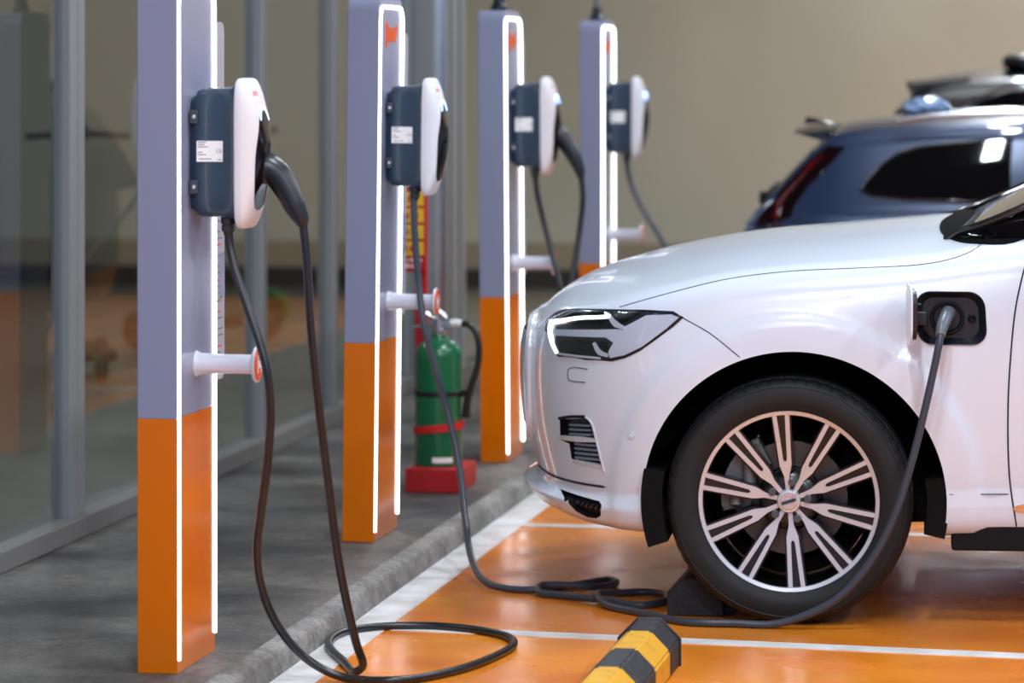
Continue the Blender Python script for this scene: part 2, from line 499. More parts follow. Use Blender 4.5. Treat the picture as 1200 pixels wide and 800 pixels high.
# metal clad corner post
bm=bmesh.new(); box(bm,-3.58,-3.30,16.85,17.07,.08,3.4,.02); box(bm,-3.56,-3.34,17.07,17.9,.08,3.4,.03)
tube(bm,[(-3.305,16.93,.08),(-3.305,16.93,3.4)],.045,20,1)
for y in (17.2,17.45,17.7): box(bm,-3.345,-3.335,y-.012,y+.012,.08,3.4,0,2)
struct(obj('trim_7',bm,[M['alu'],M['alu_shine'],M['alu_dark']]),'grey metal clad corner post at the end of the shop windows')

# ------------------------------------------------------------------ charging pedestals
def plug_shape(bm, cx, cy, cz, s, x0, x1, mi=0):
    """small power-plug emblem lying in a plane of constant x"""
    prism(bm,rrect(.042*s,.030*s,.007*s,4,cy,cz),x0,x1,'x',mi)
    prism(bm,rrect(.014*s,.075*s,.006*s,4,cy-.027*s,cz),x0,x1,'x',mi)
    for d in(-.014,.014): prism(bm,rrect(.012*s,.04*s,.005*s,4,cy+.026*s,cz+d*s*1.2),x0,x1,'x',mi)
PED_H=1.795
def make_pedestal(loc, ry, label, emblem=True, lit=True):
    root=empty('charging_pedestal',loc,(0,ry,0)); tag(root,label,'charging post','charging pedestals along the kerb')
    # upper and lower body, profile in (y,z)
    prof=[(.19,.655),(.19,PED_H-.05)]+[(.19-.05+.05*math.cos(a*PI/12),PED_H-.05+.05*math.sin(a*PI/12)) for a in range(1,6)]+[(.14,PED_H),(-.14,PED_H)]+[(-.19+.05-.05*math.sin(a*PI/12),PED_H-.05+.05*math.cos(a*PI/12)) for a in range(1,6)]+[(-.19,PED_H-.05),(-.19,.655)]
    bm=bmesh.new(); prism(bm,prof,-.107,0,'x',0,.004); obj('upper_body',bm,M['grey'],root,30)
    bm=bmesh.new(); box(bm,-.107,0,-.19,.19,0,.655,.003); obj('lower_body',bm,M['orange'],root,30)
    # light strip: arch along the face edge
    bm=bmesh.new()
    ye=.182; zt=PED_H-.032; r=.05
    P=[(.001,-ye,.035),(.001,-ye,zt-r)]+[(.001,-ye+r-r*math.cos(a*PI/16),zt-r+r*math.sin(a*PI/16)) for a in range(1,8)]+[(.001,-ye+r,zt),(.001,ye-r,zt)]+[(.001,ye-r+r*math.sin(a*PI/16),zt-r+r*math.cos(a*PI/16)) for a in range(1,8)]+[(.001,ye,zt-r),(.001,ye,.05)]
    tube(bm,P,.0058,8); obj('light_strip',bm,M['led'],root,60)
    if emblem:
        bm=bmesh.new(); prism(bm,rrect(.036,.084,.012,4,-.072,1.672),0,.002,'x'); prism(bm,rrect(.15,.046,.008,4,.0,1.672),0,.0022,'x'); prism(bm,rrect(.03,.03,.008,4,.085,1.690),0,.002,'x'); obj('emblem',bm,M['emblem'],root)
    # cable hook
    bm=bmesh.new(); c=(0,0,.782)
    mt=Matrix.Translation((0,0,.782))
    lathe(bm,[(0,-.002),(.034,0),(.029,.012),(.0265,.04),(.026,.10),(.026,.145),(.030,.155),(.046,.158),(.049,.162),(.047,.166),(.0,.1665)],32,'x',0,mt)
    hk=obj('cable_hook',bm,M['hook'],root,40)
    bm=bmesh.new(); lathe(bm,[(.0,.1662),(.042,.1662),(.041,.1685),(.0,.1688)],32,'x',0,mt); obj('hook_disc',bm,M['emblem'],hk)
    bm=bmesh.new(); plug_shape(bm,0,.004,.782,.62,.1686,.1694); obj('hook_emblem',bm,M['white_plastic'],hk)
    # wing plate with small print
    bm=bmesh.new(); prism(bm,rrect(.116,.96,.03,6,.244,1.20,(1,1,0,0)),-.009,-.003,'x',0); pl=obj('information_plate',bm,M['plate'],root)
    bm=bmesh.new()
    z=1.16
    for k in range(40):
        if z<.745: break
        w=random.choice((.04,.055,.065)); prism(bm,[(.215,z),(.215+w,z),(.215+w,z+.004),(.215,z+.004)],-.0032,-.0024,'x',0 if k%4 else 1); z-=.017+random.choice((0,.004,.012))
    obj('lettering',bm,[M['ink'],M['redink']],pl)
    bm=bmesh.new(); prism(bm,rrect(.04,.12,.006,3,.27,1.00),-.0035,.001,'x'); obj('card_holder',bm,M['grey'],pl)
    # conduit to the ceiling
    bm=bmesh.new(); tube(bm,[(-.05,-.02,PED_H-.003),(-.05,-.02,4.5)],.015,14); lathe(bm,[(.034,PED_H),(.034,PED_H+.02),(.024,PED_H+.03),(.022,PED_H+.06),(.015,PED_H+.062)],20,'z',1,Matrix.Translation((-.05,-.02,0)))
    obj('conduit',bm,[M['pipe'],M['handle']],root)
    return root
# ------------------------------------------------------------------ wall boxes
def superrect(x, hw, z0, z1, n=40, e=5):
    out=[]
    cz=(z0+z1)/2; hh=(z1-z0)/2
    for k in range(n):
        a=2*PI*k/n+PI/n; ca,sa=math.cos(a),math.sin(a)
        out.append(Vector((x,hw*math.copysign(abs(ca)**(2/e),ca),cz+hh*math.copysign(abs(sa)**(2/e),sa))))
    return out
def make_charger(loc, ry, label, plugged):
    """origin on the post face at the height of the box centre (z 1.41)"""
    root=empty('ev_charger',loc,(0,ry,0)); tag(root,label,'charger','wall box chargers on the posts')
    Z=1.412
    bm=bmesh.new()
    S=[(0,.066,1.56,1.265,6),(.012,.072,1.566,1.26,6),(.02,.082,1.578,1.250,7),(.03,.085,1.582,1.248,7),(.06,.0875,1.584,1.247,7),(.085,.0875,1.585,1.246,7),(.112,.089,1.588,1.243,6),(.124,.094,1.596,1.234,6),(.134,.098,1.605,1.222,6),(.138,.098,1.606,1.221,6)]
    loft(bm,[[p-Vector((0,0,Z)) for p in superrect(x,h,b,t,56,e)] for x,h,t,b,e in S])
    hs=obj('housing',bm,M['housing'],root,50)
    bm=bmesh.new()
    S=[(.126,.099,1.606,1.221,6),(.129,.1015,1.609,1.218,6),(.136,.1025,1.610,1.217,6),(.143,.1022,1.609,1.219,6),(.150,.0995,1.602,1.228,5.5),(.158,.095,1.588,1.245,5),(.166,.0885,1.568,1.268,4.5),(.174,.080,1.543,1.295,4),(.182,.068,1.513,1.324,3.4),(.189,.051,1.478,1.356,2.9),(.194,.030,1.448,1.383,2.5),(.196,.010,1.425,1.402,2.2)]
    SP_=[Spline([(i,q[k]) for i,q in enumerate(S)]) for k in range(5)]
    S=[[f(i/4) for f in SP_] for i in range(4*(len(S)-1)+1)]
    loft(bm,[[p-Vector((0,0,Z)) for p in superrect(x,h,b,t,64,e)] for x,h,t,b,e in S])
    bmesh.ops.triangulate(bm,faces=bm.faces[:])
    bvh=BVHTree.FromBMesh(bm)
    cv=obj('front_cover',bm,M['white_plastic'],root,60)
    cx=make_caster(bvh,'x+')
    tear=smooth_poly([(0,.115),(-.035,.10),(-.052,.06),(-.062,0),(-.062,-.07),(-.05,-.12),(-.025,-.142),(0,-.147),(.025,-.142),(.05,-.12),(.062,-.07),(.062,0),(.052,.06),(.035,.10)],4)
    tear=[(a*1.2,b) for a,b in tear]
    patch('display',tear,cx,M['display'],cv,.0015,.003,.012)
    arc=ribbon([(-.044,.088),(-.026,.112),(0,.120),(.026,.112),(.044,.088)],[.004,.008,.009,.008,.004])
    patch('status_light',arc,cx,M['blue_led'],cv,.002,.002,.01)
    # red maker's plate with lettering blocks
    fr=patch('maker_plate',rrect(.052,.024,.002,2,-.030,.157),cx,M['sticker'],cv,.0008,.002,.012)
    bm=bmesh.new()
    for k in range(4): patch_mesh(bm,rrect(.0095,.013,.001,1,-.048+.012*k,.157),cx,.0014,.001,.006)
    obj('maker_lettering',bm,M['faint_red'],cv)
    # side brackets and screws, both sides
    for s in(-1,1):
        for z in(.097,-.085):
            bm=bmesh.new(); box(bm,.004,.028,s*.080-.009,s*.080+.009,z-.018,z+.018,.003); b=obj('mounting_tab',bm,M['bracket'],root)
            bm=bmesh.new(); lathe(bm,[(0,.093),(.004,.0925),(.0055,.0905),(.0055,.086)],16,'y',0,Matrix.Translation((.017,0,z))@Matrix.Scale(s,4,(0,1,0))); obj('screw',bm,M['steel'],b)
    # rating label on the near side
    bm=bmesh.new()
    box(bm,.024,.094,-.0893,-.0870,-.0195,.0345,.0008); lb=obj('rating_label',bm,M['sticker'],root)
    bm=bmesh.new()
    for (x0,x1,z) in((.028,.050,.031),(.028,.046,.025),(.028,.055,.019),(.028,.040,.005),(.030,.064,-.012),(.028,.050,-.001),(.081,.091,-.014)):
        box(bm,x0,x1,-.0897,-.0892,z-.0011,z+.0011)
    obj('label_print',bm,M['ink'],lb)
    text_mesh('approval_mark','CE',.013,M['ink'],lb,Matrix.Translation((.084,-.0894,.008))@Matrix.Rotation(PI/2,4,'X'))
    bm=bmesh.new(); lathe(bm,[(0,-.163),(.019,-.163),(.019,-.182),(.0155,-.184),(.0155,-.186),(.0175,-.187),(.0175,-.200),(.013,-.205),(.0115,-.212)],12,'z',0,Matrix.Translation((.093,-.03,0)))
    obj('cable_gland',bm,M['handle'],root,25)
    return root
PED=[((-2.377,8.889,.08),-.001,'nearest charging post with a wide orange base and no emblem',False),
     ((-2.412,11.453,.08),.011,'second charging post from the front, standing just before the green extinguisher',True),
     ((-2.388,13.866,.08),-.0065,'third charging post, between the green extinguisher and the white car',True),
     ((-2.380,16.41,.08),0,'furthest charging post, its base hidden by the white car bonnet',True)]
CHL=['wall box charger on the nearest post with a connector plugged in its front',
     'wall box charger on the second post, its grey cable passing the extinguisher',
     'wall box charger on the third post with black connector hanging in front',
     'wall box charger on the furthest post, just above the white car bonnet']
for (loc,ry,lab,em),cl in zip(PED,CHL):
    make_pedestal(loc,ry,lab,em)
    dz=1.412-.08
    make_charger((loc[0]+math.sin(ry)*dz,loc[1],loc[2]+math.cos(ry)*dz),ry,cl,True)

# ------------------------------------------------------------------ cables
def cable(pts, label, m, r=.0115, mtl_name='charging_cable', n=8):
    bm=bmesh.new(); tube(bm,pts,r,12,0,n)
    o=obj(mtl_name,bm,m,None,80); tag(o,label,'cable','charging cables'); return o
def connector(pts, parent, radii, m=None, flat=None):
    bm=bmesh.new(); tube(bm,pts,radii,20,0,6)
    return obj('connector',bm,m or M['handle'],parent,60)
c1=[(-2.284,8.859,1.217),(-2.281,8.86,1.179),(-2.263,8.85,1.106),(-2.228,8.84,1.014),(-2.192,8.826,.922),(-2.169,8.82,.839),(-2.164,8.83,.75),(-2.179,8.86,.614),(-2.212,8.92,.472),(-2.236,8.97,.364),(-2.237,9.02,.265),(-2.209,9.06,.167),(-2.167,9.08,.101),(-2.115,9.10,.05),(-2.034,9.107,.014),(-1.887,9.093,.012),(-1.772,9.248,.012),(-1.7,9.498,.012),(-1.681,9.737,.012),(-1.726,9.866,.012),(-1.825,9.959,.012),(-1.971,10.013,.012),(-2.122,9.971,.012),(-2.197,9.862,.012),(-2.205,9.705,.012),(-2.17,9.562,.012),(-2.093,9.373,.012),(-2.020,9.20,.013),(-1.996,9.180,.034),(-2.008,9.15,.10),(-2.037,9.08,.311),(-2.051,9.0,.556),(-2.063,8.93,.787),(-2.074,8.9,.967),(-2.083,8.89,1.146),(-2.0935,8.89,1.239)]
o=cable(c1,'black charging cable hanging from the nearest charger and looping on the orange floor',M['cable'])
connector([(-2.206,8.889,1.369),(-2.190,8.889,1.375),(-2.165,8.889,1.362),(-2.138,8.889,1.323),(-2.113,8.889,1.274),(-2.096,8.889,1.240),(-2.0935,8.89,1.225)],o,[.042,.041,.037,.033,.029,.021,.014])
c2=[(-2.309,11.422,1.215),(-2.309,11.42,1.157),(-2.303,11.42,1.043),(-2.292,11.42,.916),(-2.272,11.40,.794),(-2.234,11.395,.652),(-2.187,11.39,.493),(-2.139,11.33,.332),(-2.095,11.2,.18),(-2.05,11.06,.073),(-1.97,10.87,.02),(-1.889,10.785,.012),(-1.783,10.767,.012),(-1.672,10.916,.012),(-1.595,11.024,.012),(-1.563,10.95,.014),(-1.599,10.85,.014),(-1.706,10.80,.024),(-1.772,10.765,.026),(-1.765,10.70,.014),(-1.701,10.672,.012),(-1.557,10.58,.016),(-1.424,10.51,.012),(-1.365,10.60,.012),(-1.379,10.73,.012),(-1.438,10.78,.012),(-1.534,10.745,.012),(-1.575,10.659,.022),(-1.562,10.554,.028),(-1.518,10.474,.014),(-1.428,10.387,.012),(-1.353,10.308,.012),(-1.247,10.211,.012),(-1.109,10.205,.0125),(-.996,10.203,.013),(-.895,10.203,.043),(-.796,10.199,.101),(-.704,10.194,.211),(-.639,10.189,.337),(-.595,10.191,.474),(-.56,10.193,.61),(-.529,10.195,.747),(-.509,10.201,.846),(-.505,10.215,.872)]
o=cable(c2,'grey charging cable running from the second charger to the white car',M['cable_grey'])
pc=connector([(-.507,10.208,.862),(-.503,10.224,.884),(-.497,10.252,.903),(-.489,10.300,.922),(-.486,10.330,.925)],o,[.0145,.0175,.0195,.021,.021],M['plug_grey']); pc['label']='grey plug in the charging socket of the white car'
c3=[(-2.301,13.836,1.214),(-2.296,13.836,1.158),(-2.272,13.836,1.046),(-2.227,13.815,.893),(-2.189,13.78,.775),(-2.147,13.75,.592),(-2.115,13.72,.40),(-2.08,13.62,.2),(-2.02,13.45,.05),(-1.93,13.25,.012),(-1.85,13.0,.012),(-1.78,12.9,.012),(-1.70,13.0,.012),(-1.72,13.3,.012),(-1.85,13.6,.03),(-1.98,13.72,.14),(-2.09,13.76,.36),(-2.135,13.78,.56),(-2.152,13.80,.742),(-2.142,13.83,.859),(-2.123,13.86,1.012),(-2.113,13.865,1.131),(-2.120,13.865,1.217)]
o=cable(c3,'black charging cable looping from the third charger down behind the white car',M['cable'])
connector([(-2.225,13.866,1.372),(-2.205,13.866,1.371),(-2.180,13.866,1.343),(-2.149,13.866,1.290),(-2.126,13.866,1.235),(-2.120,13.865,1.205)],o,[.042,.040,.034,.030,.022,.014])
c4=[(-2.287,16.38,1.214),(-2.281,16.38,1.165),(-2.254,16.37,1.077),(-2.2,16.33,.982),(-2.129,16.28,.881),(-2.054,16.2,.774),(-1.986,16.1,.661),(-1.92,15.95,.45),(-1.88,15.75,.22),(-1.84,15.5,.06),(-1.80,15.2,.012),(-1.85,14.7,.012),(-1.95,14.4,.012),(-2.02,14.6,.012),(-1.96,14.9,.024),(-1.8,15.1,.036),(-1.6,15.15,.014),(-1.45,15.0,.013)]
o=cable(c4,'grey charging cable from the furthest charger dropping behind the white bonnet',M['cable_grey'],.0125)
connector([(-1.47,15.02,.014),(-1.43,14.98,.022),(-1.36,14.92,.03),(-1.28,14.86,.034),(-1.23,14.83,.045)],o,[.014,.02,.026,.028,.03])

# ------------------------------------------------------------------ wheels (local: axle along y, outer face towards -y, centre at origin)
RT=.363
def tyre_bm(seg=288):
    bm=bmesh.new()
    pr=[(.262,.022),(.268,.012),(.276,.006),(.284,.0045),(.286,.003),(.300,.0005),(.320,.0005),(.336,.005),(.338,.0035),(.342,.006),(.350,.014),(.356,.024),(.3600,.038),(.3615,.052),(.3540,.054),(.3540,.060),(.3625,.062),(.3628,.090),(.3550,.092),(.3550,.100),(.3630,.102)]
    full=pr+[(r,.25-h) for r,h in reversed(pr)]
    nn=len(full)
    sh=set([10,11,12,13,nn-14,nn-13,nn-12,nn-11])
    def rm(j,k):
        if j in sh and (k%5==0): return -.0035
        return 0
    lathe(bm,full,seg,'y',0,rmod=rm)
    return bm
def rim_bm():
    bm=bmesh.new()
    lathe(bm,[(.256,.040),(.253,.020),(.255,.016),(.2655,.0135),(.269,.016),(.270,.022),(.264,.028)],120,'y',0)
    lathe(bm,[(.256,.030),(.250,.05),(.243,.09),(.238,.2),(.25,.235)],96,'y',1)
    # hub dish
    lathe(bm,[(0,.036),(.055,.036),(.075,.040),(.088,.055),(.085,.09),(0,.10)],60,'y',1)
    return bm
def spoke_bm():
    bm=bmesh.new()
    def yy(r): return .016+(.258-r)/.2*.016
    def ext(poly,d0,d1,mi):
        b=bmesh.new()
        a=[b.verts.new((p[1],yy(p[0])+d0,p[0])) for p in poly]; c=[b.verts.new((p[1],yy(p[0])+d1,p[0])) for p in poly]
        n=len(poly); b.faces.new(a); b.faces.new(c[::-1])
        for i in range(n): b.faces.new((a[i],a[(i+1)%n],c[(i+1)%n],c[i]))
        b.normal_update(); bmesh.ops.triangulate(b,faces=[f for f in b.faces if len(f.verts)>4],ngon_method='EAR_CLIP')
        merge(bm,b,mi)
    ext([(.035,-.009),(.075,-.010),(.105,-.023),(.262,-.0305),(.262,.0305),(.105,.023),(.075,.010),(.035,.009)],.009,.05,1)
    ext([(.036,-.0065),(.072,-.0075),(.106,-.0175),(.262,-.0255),(.262,-.0125),(.124,-.0058),(.117,-.0025),(.117,.0025),(.124,.0058),(.262,.0125),(.262,.0255),(.106,.0175),(.072,.0075),(.036,.0065)],0,.010,0)
    return bm
def make_wheel(parent, loc, rz=0, full=True, name='front_wheel', flip=False, spin=5.4):
    w=obj(name,tyre_bm(),M['rubber'],parent,28)
    w.location=loc; w.rotation_euler=(0,0,rz+(PI if flip else 0))
    obj('rim',rim_bm(),[M['rim_silver'],M['rim_dark']],w,40)
    if not full:
        bm=bmesh.new()
        for k in range(10):
            b=spoke_bm(); merge(bm,b,None,Matrix.Rotation(math.radians(36*k),4,'Y'))
        obj('spokes',bm,[M['rim_silver'],M['rim_dark']],w,30); return w
    s0=obj('spoke',spoke_bm(),[M['rim_silver'],M['rim_dark']],w,30)
    s0.rotation_euler=(0,-math.radians(spin),0)
    for k in range(1,10):
        s=s0.copy(); col.objects.link(s); s.parent=w; s.rotation_euler=(0,-math.radians(spin+36*k),0)
    # centre cap with ring and diagonal bar
    bm=bmesh.new(); lathe(bm,[(.036,.034),(.034,.020),(.032,.0165),(.026,.0155),(.024,.0175),(.0,.0165)],48,'y',0)
    cp=obj('centre_cap',bm,M['rim_silver'],w,40)
    bm=bmesh.new(); lathe(bm,[(.0225,.017),(.0225,.0135),(.0175,.0135),(.0175,.017)],40,'y',0)
    prism(bm,[(-.022,-.0045),(.022,-.0045),(.022,.0045),(-.022,.0045)],.012,.0165,'y',1,0,Matrix.Rotation(math.radians(-18),4,'Y'))
    prism(bm,[(.012,.012),(.020,.020),(.0245,.020),(.0245,.0245),(.020,.0245),(.020,.022),(.010,.014)],.0135,.0165,'y',0)
    e=obj('emblem',bm,[M['chrome'],M['bracket']],w,30)
    bm=bmesh.new(); lathe(bm,[(0,.019),(.0095,.019),(.0115,.0205),(.0118,.024),(.0118,.06)],18,'y',0)
    l0=obj('lug_bolt',bm,M['lug'],w)
    for k in range(5):
        l=l0 if k==0 else l0.copy()
        if k: col.objects.link(l); l.parent=w
        a=math.radians(10+72*k); l.location=(.056*math.sin(a),0,.056*math.cos(a))
    bm=bmesh.new(); lathe(bm,[(.07,.125),(.09,.125),(.095,.115),(.168,.115),(.170,.118),(.170,.138),(.168,.141),(.07,.141)],72,'y',0); lathe(bm,[(0,.10),(.07,.10),(.075,.125),(.0,.14)],40,'y',0)
    obj('brake_disc',bm,M['disc'],w,40)
    bm=bmesh.new()
    pts=[]
    for k in range(15):
        a=math.radians(118+74*k/14); pts.append((.205*math.cos(a),.205*math.sin(a)))
    for k in range(15):
        a=math.radians(192-74*k/14); pts.append((.115*math.cos(a),.115*math.sin(a)))
    prism(bm,pts,.092,.165,'y',0,.008); tube(bm,[(-.12,.09,.16),(-.12,.075,.03)],.022,16); tube(bm,[(-.16,.09,.05),(-.16,.075,-.02)],.02,16)
    obj('brake_caliper',bm,M['caliper'],w,40)
    bm=bmesh.new(); lathe(bm,[(0,.19),(.236,.19),(.236,.2),(0,.2)],60,'y'); obj('back_plate',bm,M['liner'],w)
    bm=bmesh.new(); lathe(bm,[(.0,-.0),(.003,-.0),(.003,.03),(0,.03)],8,'y',0,Matrix.Rotation(0,4,'Y')@Matrix.Translation((-.09,.03,.19)))
    obj('valve',bm,M['green'],w)
    return w

# ------------------------------------------------------------------ car bodies (local: x from nose to tail, front axle x=0, z up)
ROWS=[(0,-.70,.80,3.62),(.015,-.78,.865,3.68),(.05,-.845,.893,3.74),(.085,-.866,.902,3.76),(.098,-.874,.904,3.765),(.106,-.874,.905,3.77),(.116,-.866,.906,3.775),(.158,-.831,.906,3.79),(.172,-.828,.906,3.79),(.20,-.832,.910,3.80),(.30,-.846,.922,3.815),(.42,-.858,.932,3.82),(.54,-.865,.940,3.82),(.66,-.868,.944,3.815),(.78,-.866,.943,3.80),(.88,-.858,.932,3.78),(.94,-.845,.912,3.76),(.975,-.825,.885,3.73),(1.0,-.795,.845,3.70)]
X1,X2=-.22,3.30
NCOR=2.4
zt=Spline([(-.80,.895),(-.70,.918),(-.6,.938),(-.5,.960),(-.34,.995),(-.19,1.027),(0,1.050),(.2,1.065),(.4,1.084),(.56,1.108),(.75,1.126),(2,1.14),(3.7,1.13)])
zb=Spline([(-.86,.285),(-.75,.27),(-.6,.252),(-.45,.248),(0,.25),(.6,.258),(3,.27),(3.8,.33)])
zc=Spline([(-.80,.90),(-.72,.957),(-.653,.992),(-.52,1.036),(-.377,1.073),(-.103,1.121),(.169,1.146),(.43,1.170),(.7,1.19),(1.2,1.2),(3.0,1.18),(3.7,1.10)])
def row_splines():
    n=len(ROWS); 
    return [Spline([(i,r[k]) for i,r in enumerate(ROWS)]) for k in range(4)]
WX=(.015,2.88)
def body_grid():
    sv,sx,sw,sr=row_splines()
    cols=[]
    NF=56
    for i in range(NF+1): cols.append(('f',i/NF*PI/2))
    x=X1+.02
    while x<X2-.001:
        cols.append(('s',x)); x+=.02 if (x<.75 or 2.3<x<3.3) else .06
    NR=24
    for i in range(NR+1): cols.append(('r',(1-i/NR)*PI/2))
    SUB=5; NRW=(len(ROWS)-1)*SUB
    grid=[]
    for c in cols:
        line=[]
        for j in range(NRW+1):
            t=j/SUB; v=sv(t); w=sw(t); xf=sx(t); xr=sr(t)
            if c[0]=='f':
                s=math.sin(c[1])**(2/NCOR) if c[1]>0 else 0; k=max(0,math.cos(c[1]))**(2/NCOR)
                x=X1-(X1-xf)*k; y=w*s
            elif c[0]=='s':
                x=c[1]; y=w
            else:
                s=math.sin(c[1])**(2/3.0) if c[1]>0 else 0; k=max(0,math.cos(c[1]))**(2/3.0)
                x=X2+(xr-X2)*k; y=w*s
            z=zb(x)+v*(zt(x)-zb(x))
            # flared lips round the wheel openings
            if v<.9 and y>.6:
                for wx in WX:
                    r=math.hypot(x-wx,z-.36)
                    if .38<r<.62:
                        y+=(.013*(1-smooth01((r-.535)/.024))+.006*(1-smooth01((r-.46)/.16)))*smooth01((.95-v)/.15)
            line.append(Vector((x,y,z)))
        grid.append(line)
    return grid
def body_bm(xf=None):
    g=body_grid(); bm=bmesh.new()
    K=26
    def side(s):
        out=[]
        for line in g:
            L=[]
            for p in line: L.append(bm.verts.new((p.x,p.y*s,p.z)))
            e=line[-1]
            # bonnet / deck rows from the edge to the centre line
            for k in range(1,K+1):
                q=1-k/K
                zz=zc(e.x)-(zc(e.x)-e.z)*abs(q)**2.3 if zc(e.x)>e.z else e.z
                L.append(bm.verts.new((e.x,e.y*s*q,zz)))
            # floor pan to the centre line
            b=line[0]; U=[bm.verts.new((b.x,b.y*s*q,b.z-.0)) for q in (.5,0)]
            out.append(U[::-1]+L)
        for a,b in zip(out[:-1],out[1:]):
            for k in range(len(a)-1):
                vs=(a[k],a[k+1],b[k+1],b[k]) if s<0 else (a[k],b[k],b[k+1],a[k+1])
                try: bm.faces.new(vs)
                except ValueError: pass
    side(-1); side(1)
    bmesh.ops.remove_doubles(bm,verts=bm.verts[:],dist=.0004)
    bmesh.ops.dissolve_degenerate(bm,edges=bm.edges[:],dist=.0001)
    if xf:
        for v in bm.verts: v.co=xf(v.co)
    bmesh.ops.triangulate(bm,faces=bm.faces[:])
    bmesh.ops.recalc_face_normals(bm,faces=bm.faces)
    return bm
def cut_body(name, bm, cutters, paint, inner, parent):
    """boolean the openings, keep the smooth skin's normals, give the cut faces the inner material"""
    bm.normal_update()
    bvh=BVHTree.FromBMesh(bm)
    bm.faces.ensure_lookup_table()
    vn=[[v.normal.copy() for v in f.verts] for f in bm.faces]; vc=[[v.co.copy() for v in f.verts] for f in bm.faces]
    me=bpy.data.meshes.new(name); bm.to_mesh(me)
    o=bpy.data.objects.new(name,me); col.objects.link(o)
    cb=bmesh.new()
    for c in cutters: merge(cb,c)
    bmesh.ops.recalc_face_normals(cb,faces=cb.faces)
    cm=bpy.data.meshes.new('cut'); cb.to_mesh(cm); cb.free()
    co=bpy.data.objects.new('cut',cm); col.objects.link(co)
    md=o.modifiers.new('b','BOOLEAN'); md.operation='DIFFERENCE'; md.solver='EXACT'; md.object=co; md.use_self=False
    dg=bpy.context.evaluated_depsgraph_get(); dg.update()
    new=bpy.data.meshes.new_from_object(o.evaluated_get(dg))
    bpy.data.objects.remove(co); bpy.data.objects.remove(o)
    new.name=name
    new.materials.clear(); new.materials.append(paint); new.materials.append(inner)
    new.polygons.foreach_set('use_smooth',[True]*len(new.polygons))
    ln=[(0,0,0)]*len(new.loops)
    for p in new.polygons:
        h=bvh.find_nearest(p.center)
        on=h[3]<.0012 and abs(h[1].dot(p.normal))>.8
        p.material_index=0 if on else 1
        for li in p.loop_indices:
            if on:
                q=new.vertices[new.loops[li].vertex_index].co
                hh=bvh.find_nearest(q); fi=hh[2]
                cs=vc[fi]; wts=poly_3d_calc(cs,hh[0]); sw=sum(wts) or 1
                n=Vector((0,0,0))
                for wv,nv in zip(wts,vn[fi]): n+=nv*(wv/sw)
                n.normalize(); 
                if n.dot(p.normal)<0: n=-n
            else: n=p.normal
            ln[li]=n
    try: new.normals_split_custom_set(ln)
    except Exception as e: print('normals',e)
    ob=bpy.data.objects.new(name,new); col.objects.link(ob)
    if parent: ob.parent=parent
    return ob,bvh
def arch_cutters(xf=None, r=.447):
    out=[]
    for wx in WX:
        for s in(-1,1):
            b=bmesh.new(); lathe(b,[(0,.50),(r,.50),(r,1.2),(0,1.2)],128,'y',0,Matrix.Translation((wx,0,.36))@Matrix.Scale(s,4,(0,1,0)))
            if xf:
                for v in b.verts: v.co=xf(v.co)
            out.append(b)
    return out
def greenhouse_bm(tab, crown=.03):
    """tab: (x, z roof, z belt, y belt, y roof)"""
    S=[Spline([(t[0],t[k]) for t in tab]) for k in range(1,5)]
    x0,x1=tab[0][0],tab[-1][0]
    bm=bmesh.new(); secs=[]
    n=72
    for i in range(n+1):
        x=x0+(x1-x0)*i/n
        zr,zbt,yb,yr=[s(x) for s in S]
        h=max(zr-zbt,.004); rr=min(.07,h*.45)
        half=[]
        half.append((yb,zbt-.06)); half.append((yb,zbt))
        yy=lambda t: yb+(yr-yb)*t+.012*math.sin(PI*min(1,t))*min(1,h/.3)
        for k in range(1,9):
            t=k/9; half.append((yy(t),zbt+(h-rr)*t))
        for k in range(0,7):
            a=k/6*PI/2
            half.append((yr-rr*(1-math.cos(a))*.9+0, zbt+h-rr+rr*math.sin(a)*.75))
        yl,zl=half[-1]
        for k in range(1,9):
            q=1-k/8; half.append((yl*q, zl+ (rr*.25+crown*min(1,h/.2))*(1-q*q)))
        sec=[Vector((x,-y,z)) for y,z in half]+[Vector((x,y,z)) for y,z in reversed(half[:-1])]
        secs.append(sec)
    loft(bm,secs)
    bmesh.ops.triangulate(bm,faces=bm.faces[:])
    bmesh.ops.recalc_face_normals(bm,faces=bm.faces)
    return bm

# ---------------------------------------------- white car
PHI=math.radians(3)
wc=empty('car',(-1.0027,11.2013,0),(0,0,PHI))
tag(wc,'white car plugged in and charging, front wheel in the middle of the orange bay','car')
body=body_bm(); bvh0=BVHTree.FromBMesh(body)
cy=make_caster(bvh0,'y-'); cy2=make_caster(bvh0,'y+'); cz=make_caster(bvh0,'z'); cxf=make_caster(bvh0,'x-')
def cutter_from(outline, cast, out, dep, step=.02):
    b=bmesh.new(); patch_mesh(b,outline,cast,out,dep,step); return b
port=[(p[0]-(p[1]-.907)*.06,p[1]) for p in rrect(.198,.150,.045,8,.474,.907)]
vent=[(-.700,.576),(-.607,.590),(-.592,.575),(-.575,.513),(-.558,.443),(-.650,.452),(-.662,.462),(-.668,.505),(-.700,.512)]
low=[(-.705,.358),(-.570,.342),(-.562,.332),(-.566,.298),(-.580,.287),(-.612,.287),(-.650,.303)]
cuts=arch_cutters()
cuts+=[cutter_from(port,cy,.03,.075),cutter_from(vent,cy,.03,.035,.015),cutter_from(low,cy,.03,.03,.015)]
vent2=[(x,z) for x,z in vent]; cuts+=[cutter_from(vent2,cy2,.03,.035,.015),cutter_from(low,cy2,.03,.03,.015)]
wb,_=cut_body('body',body,cuts,M['paint_white'],M['liner'],wc)
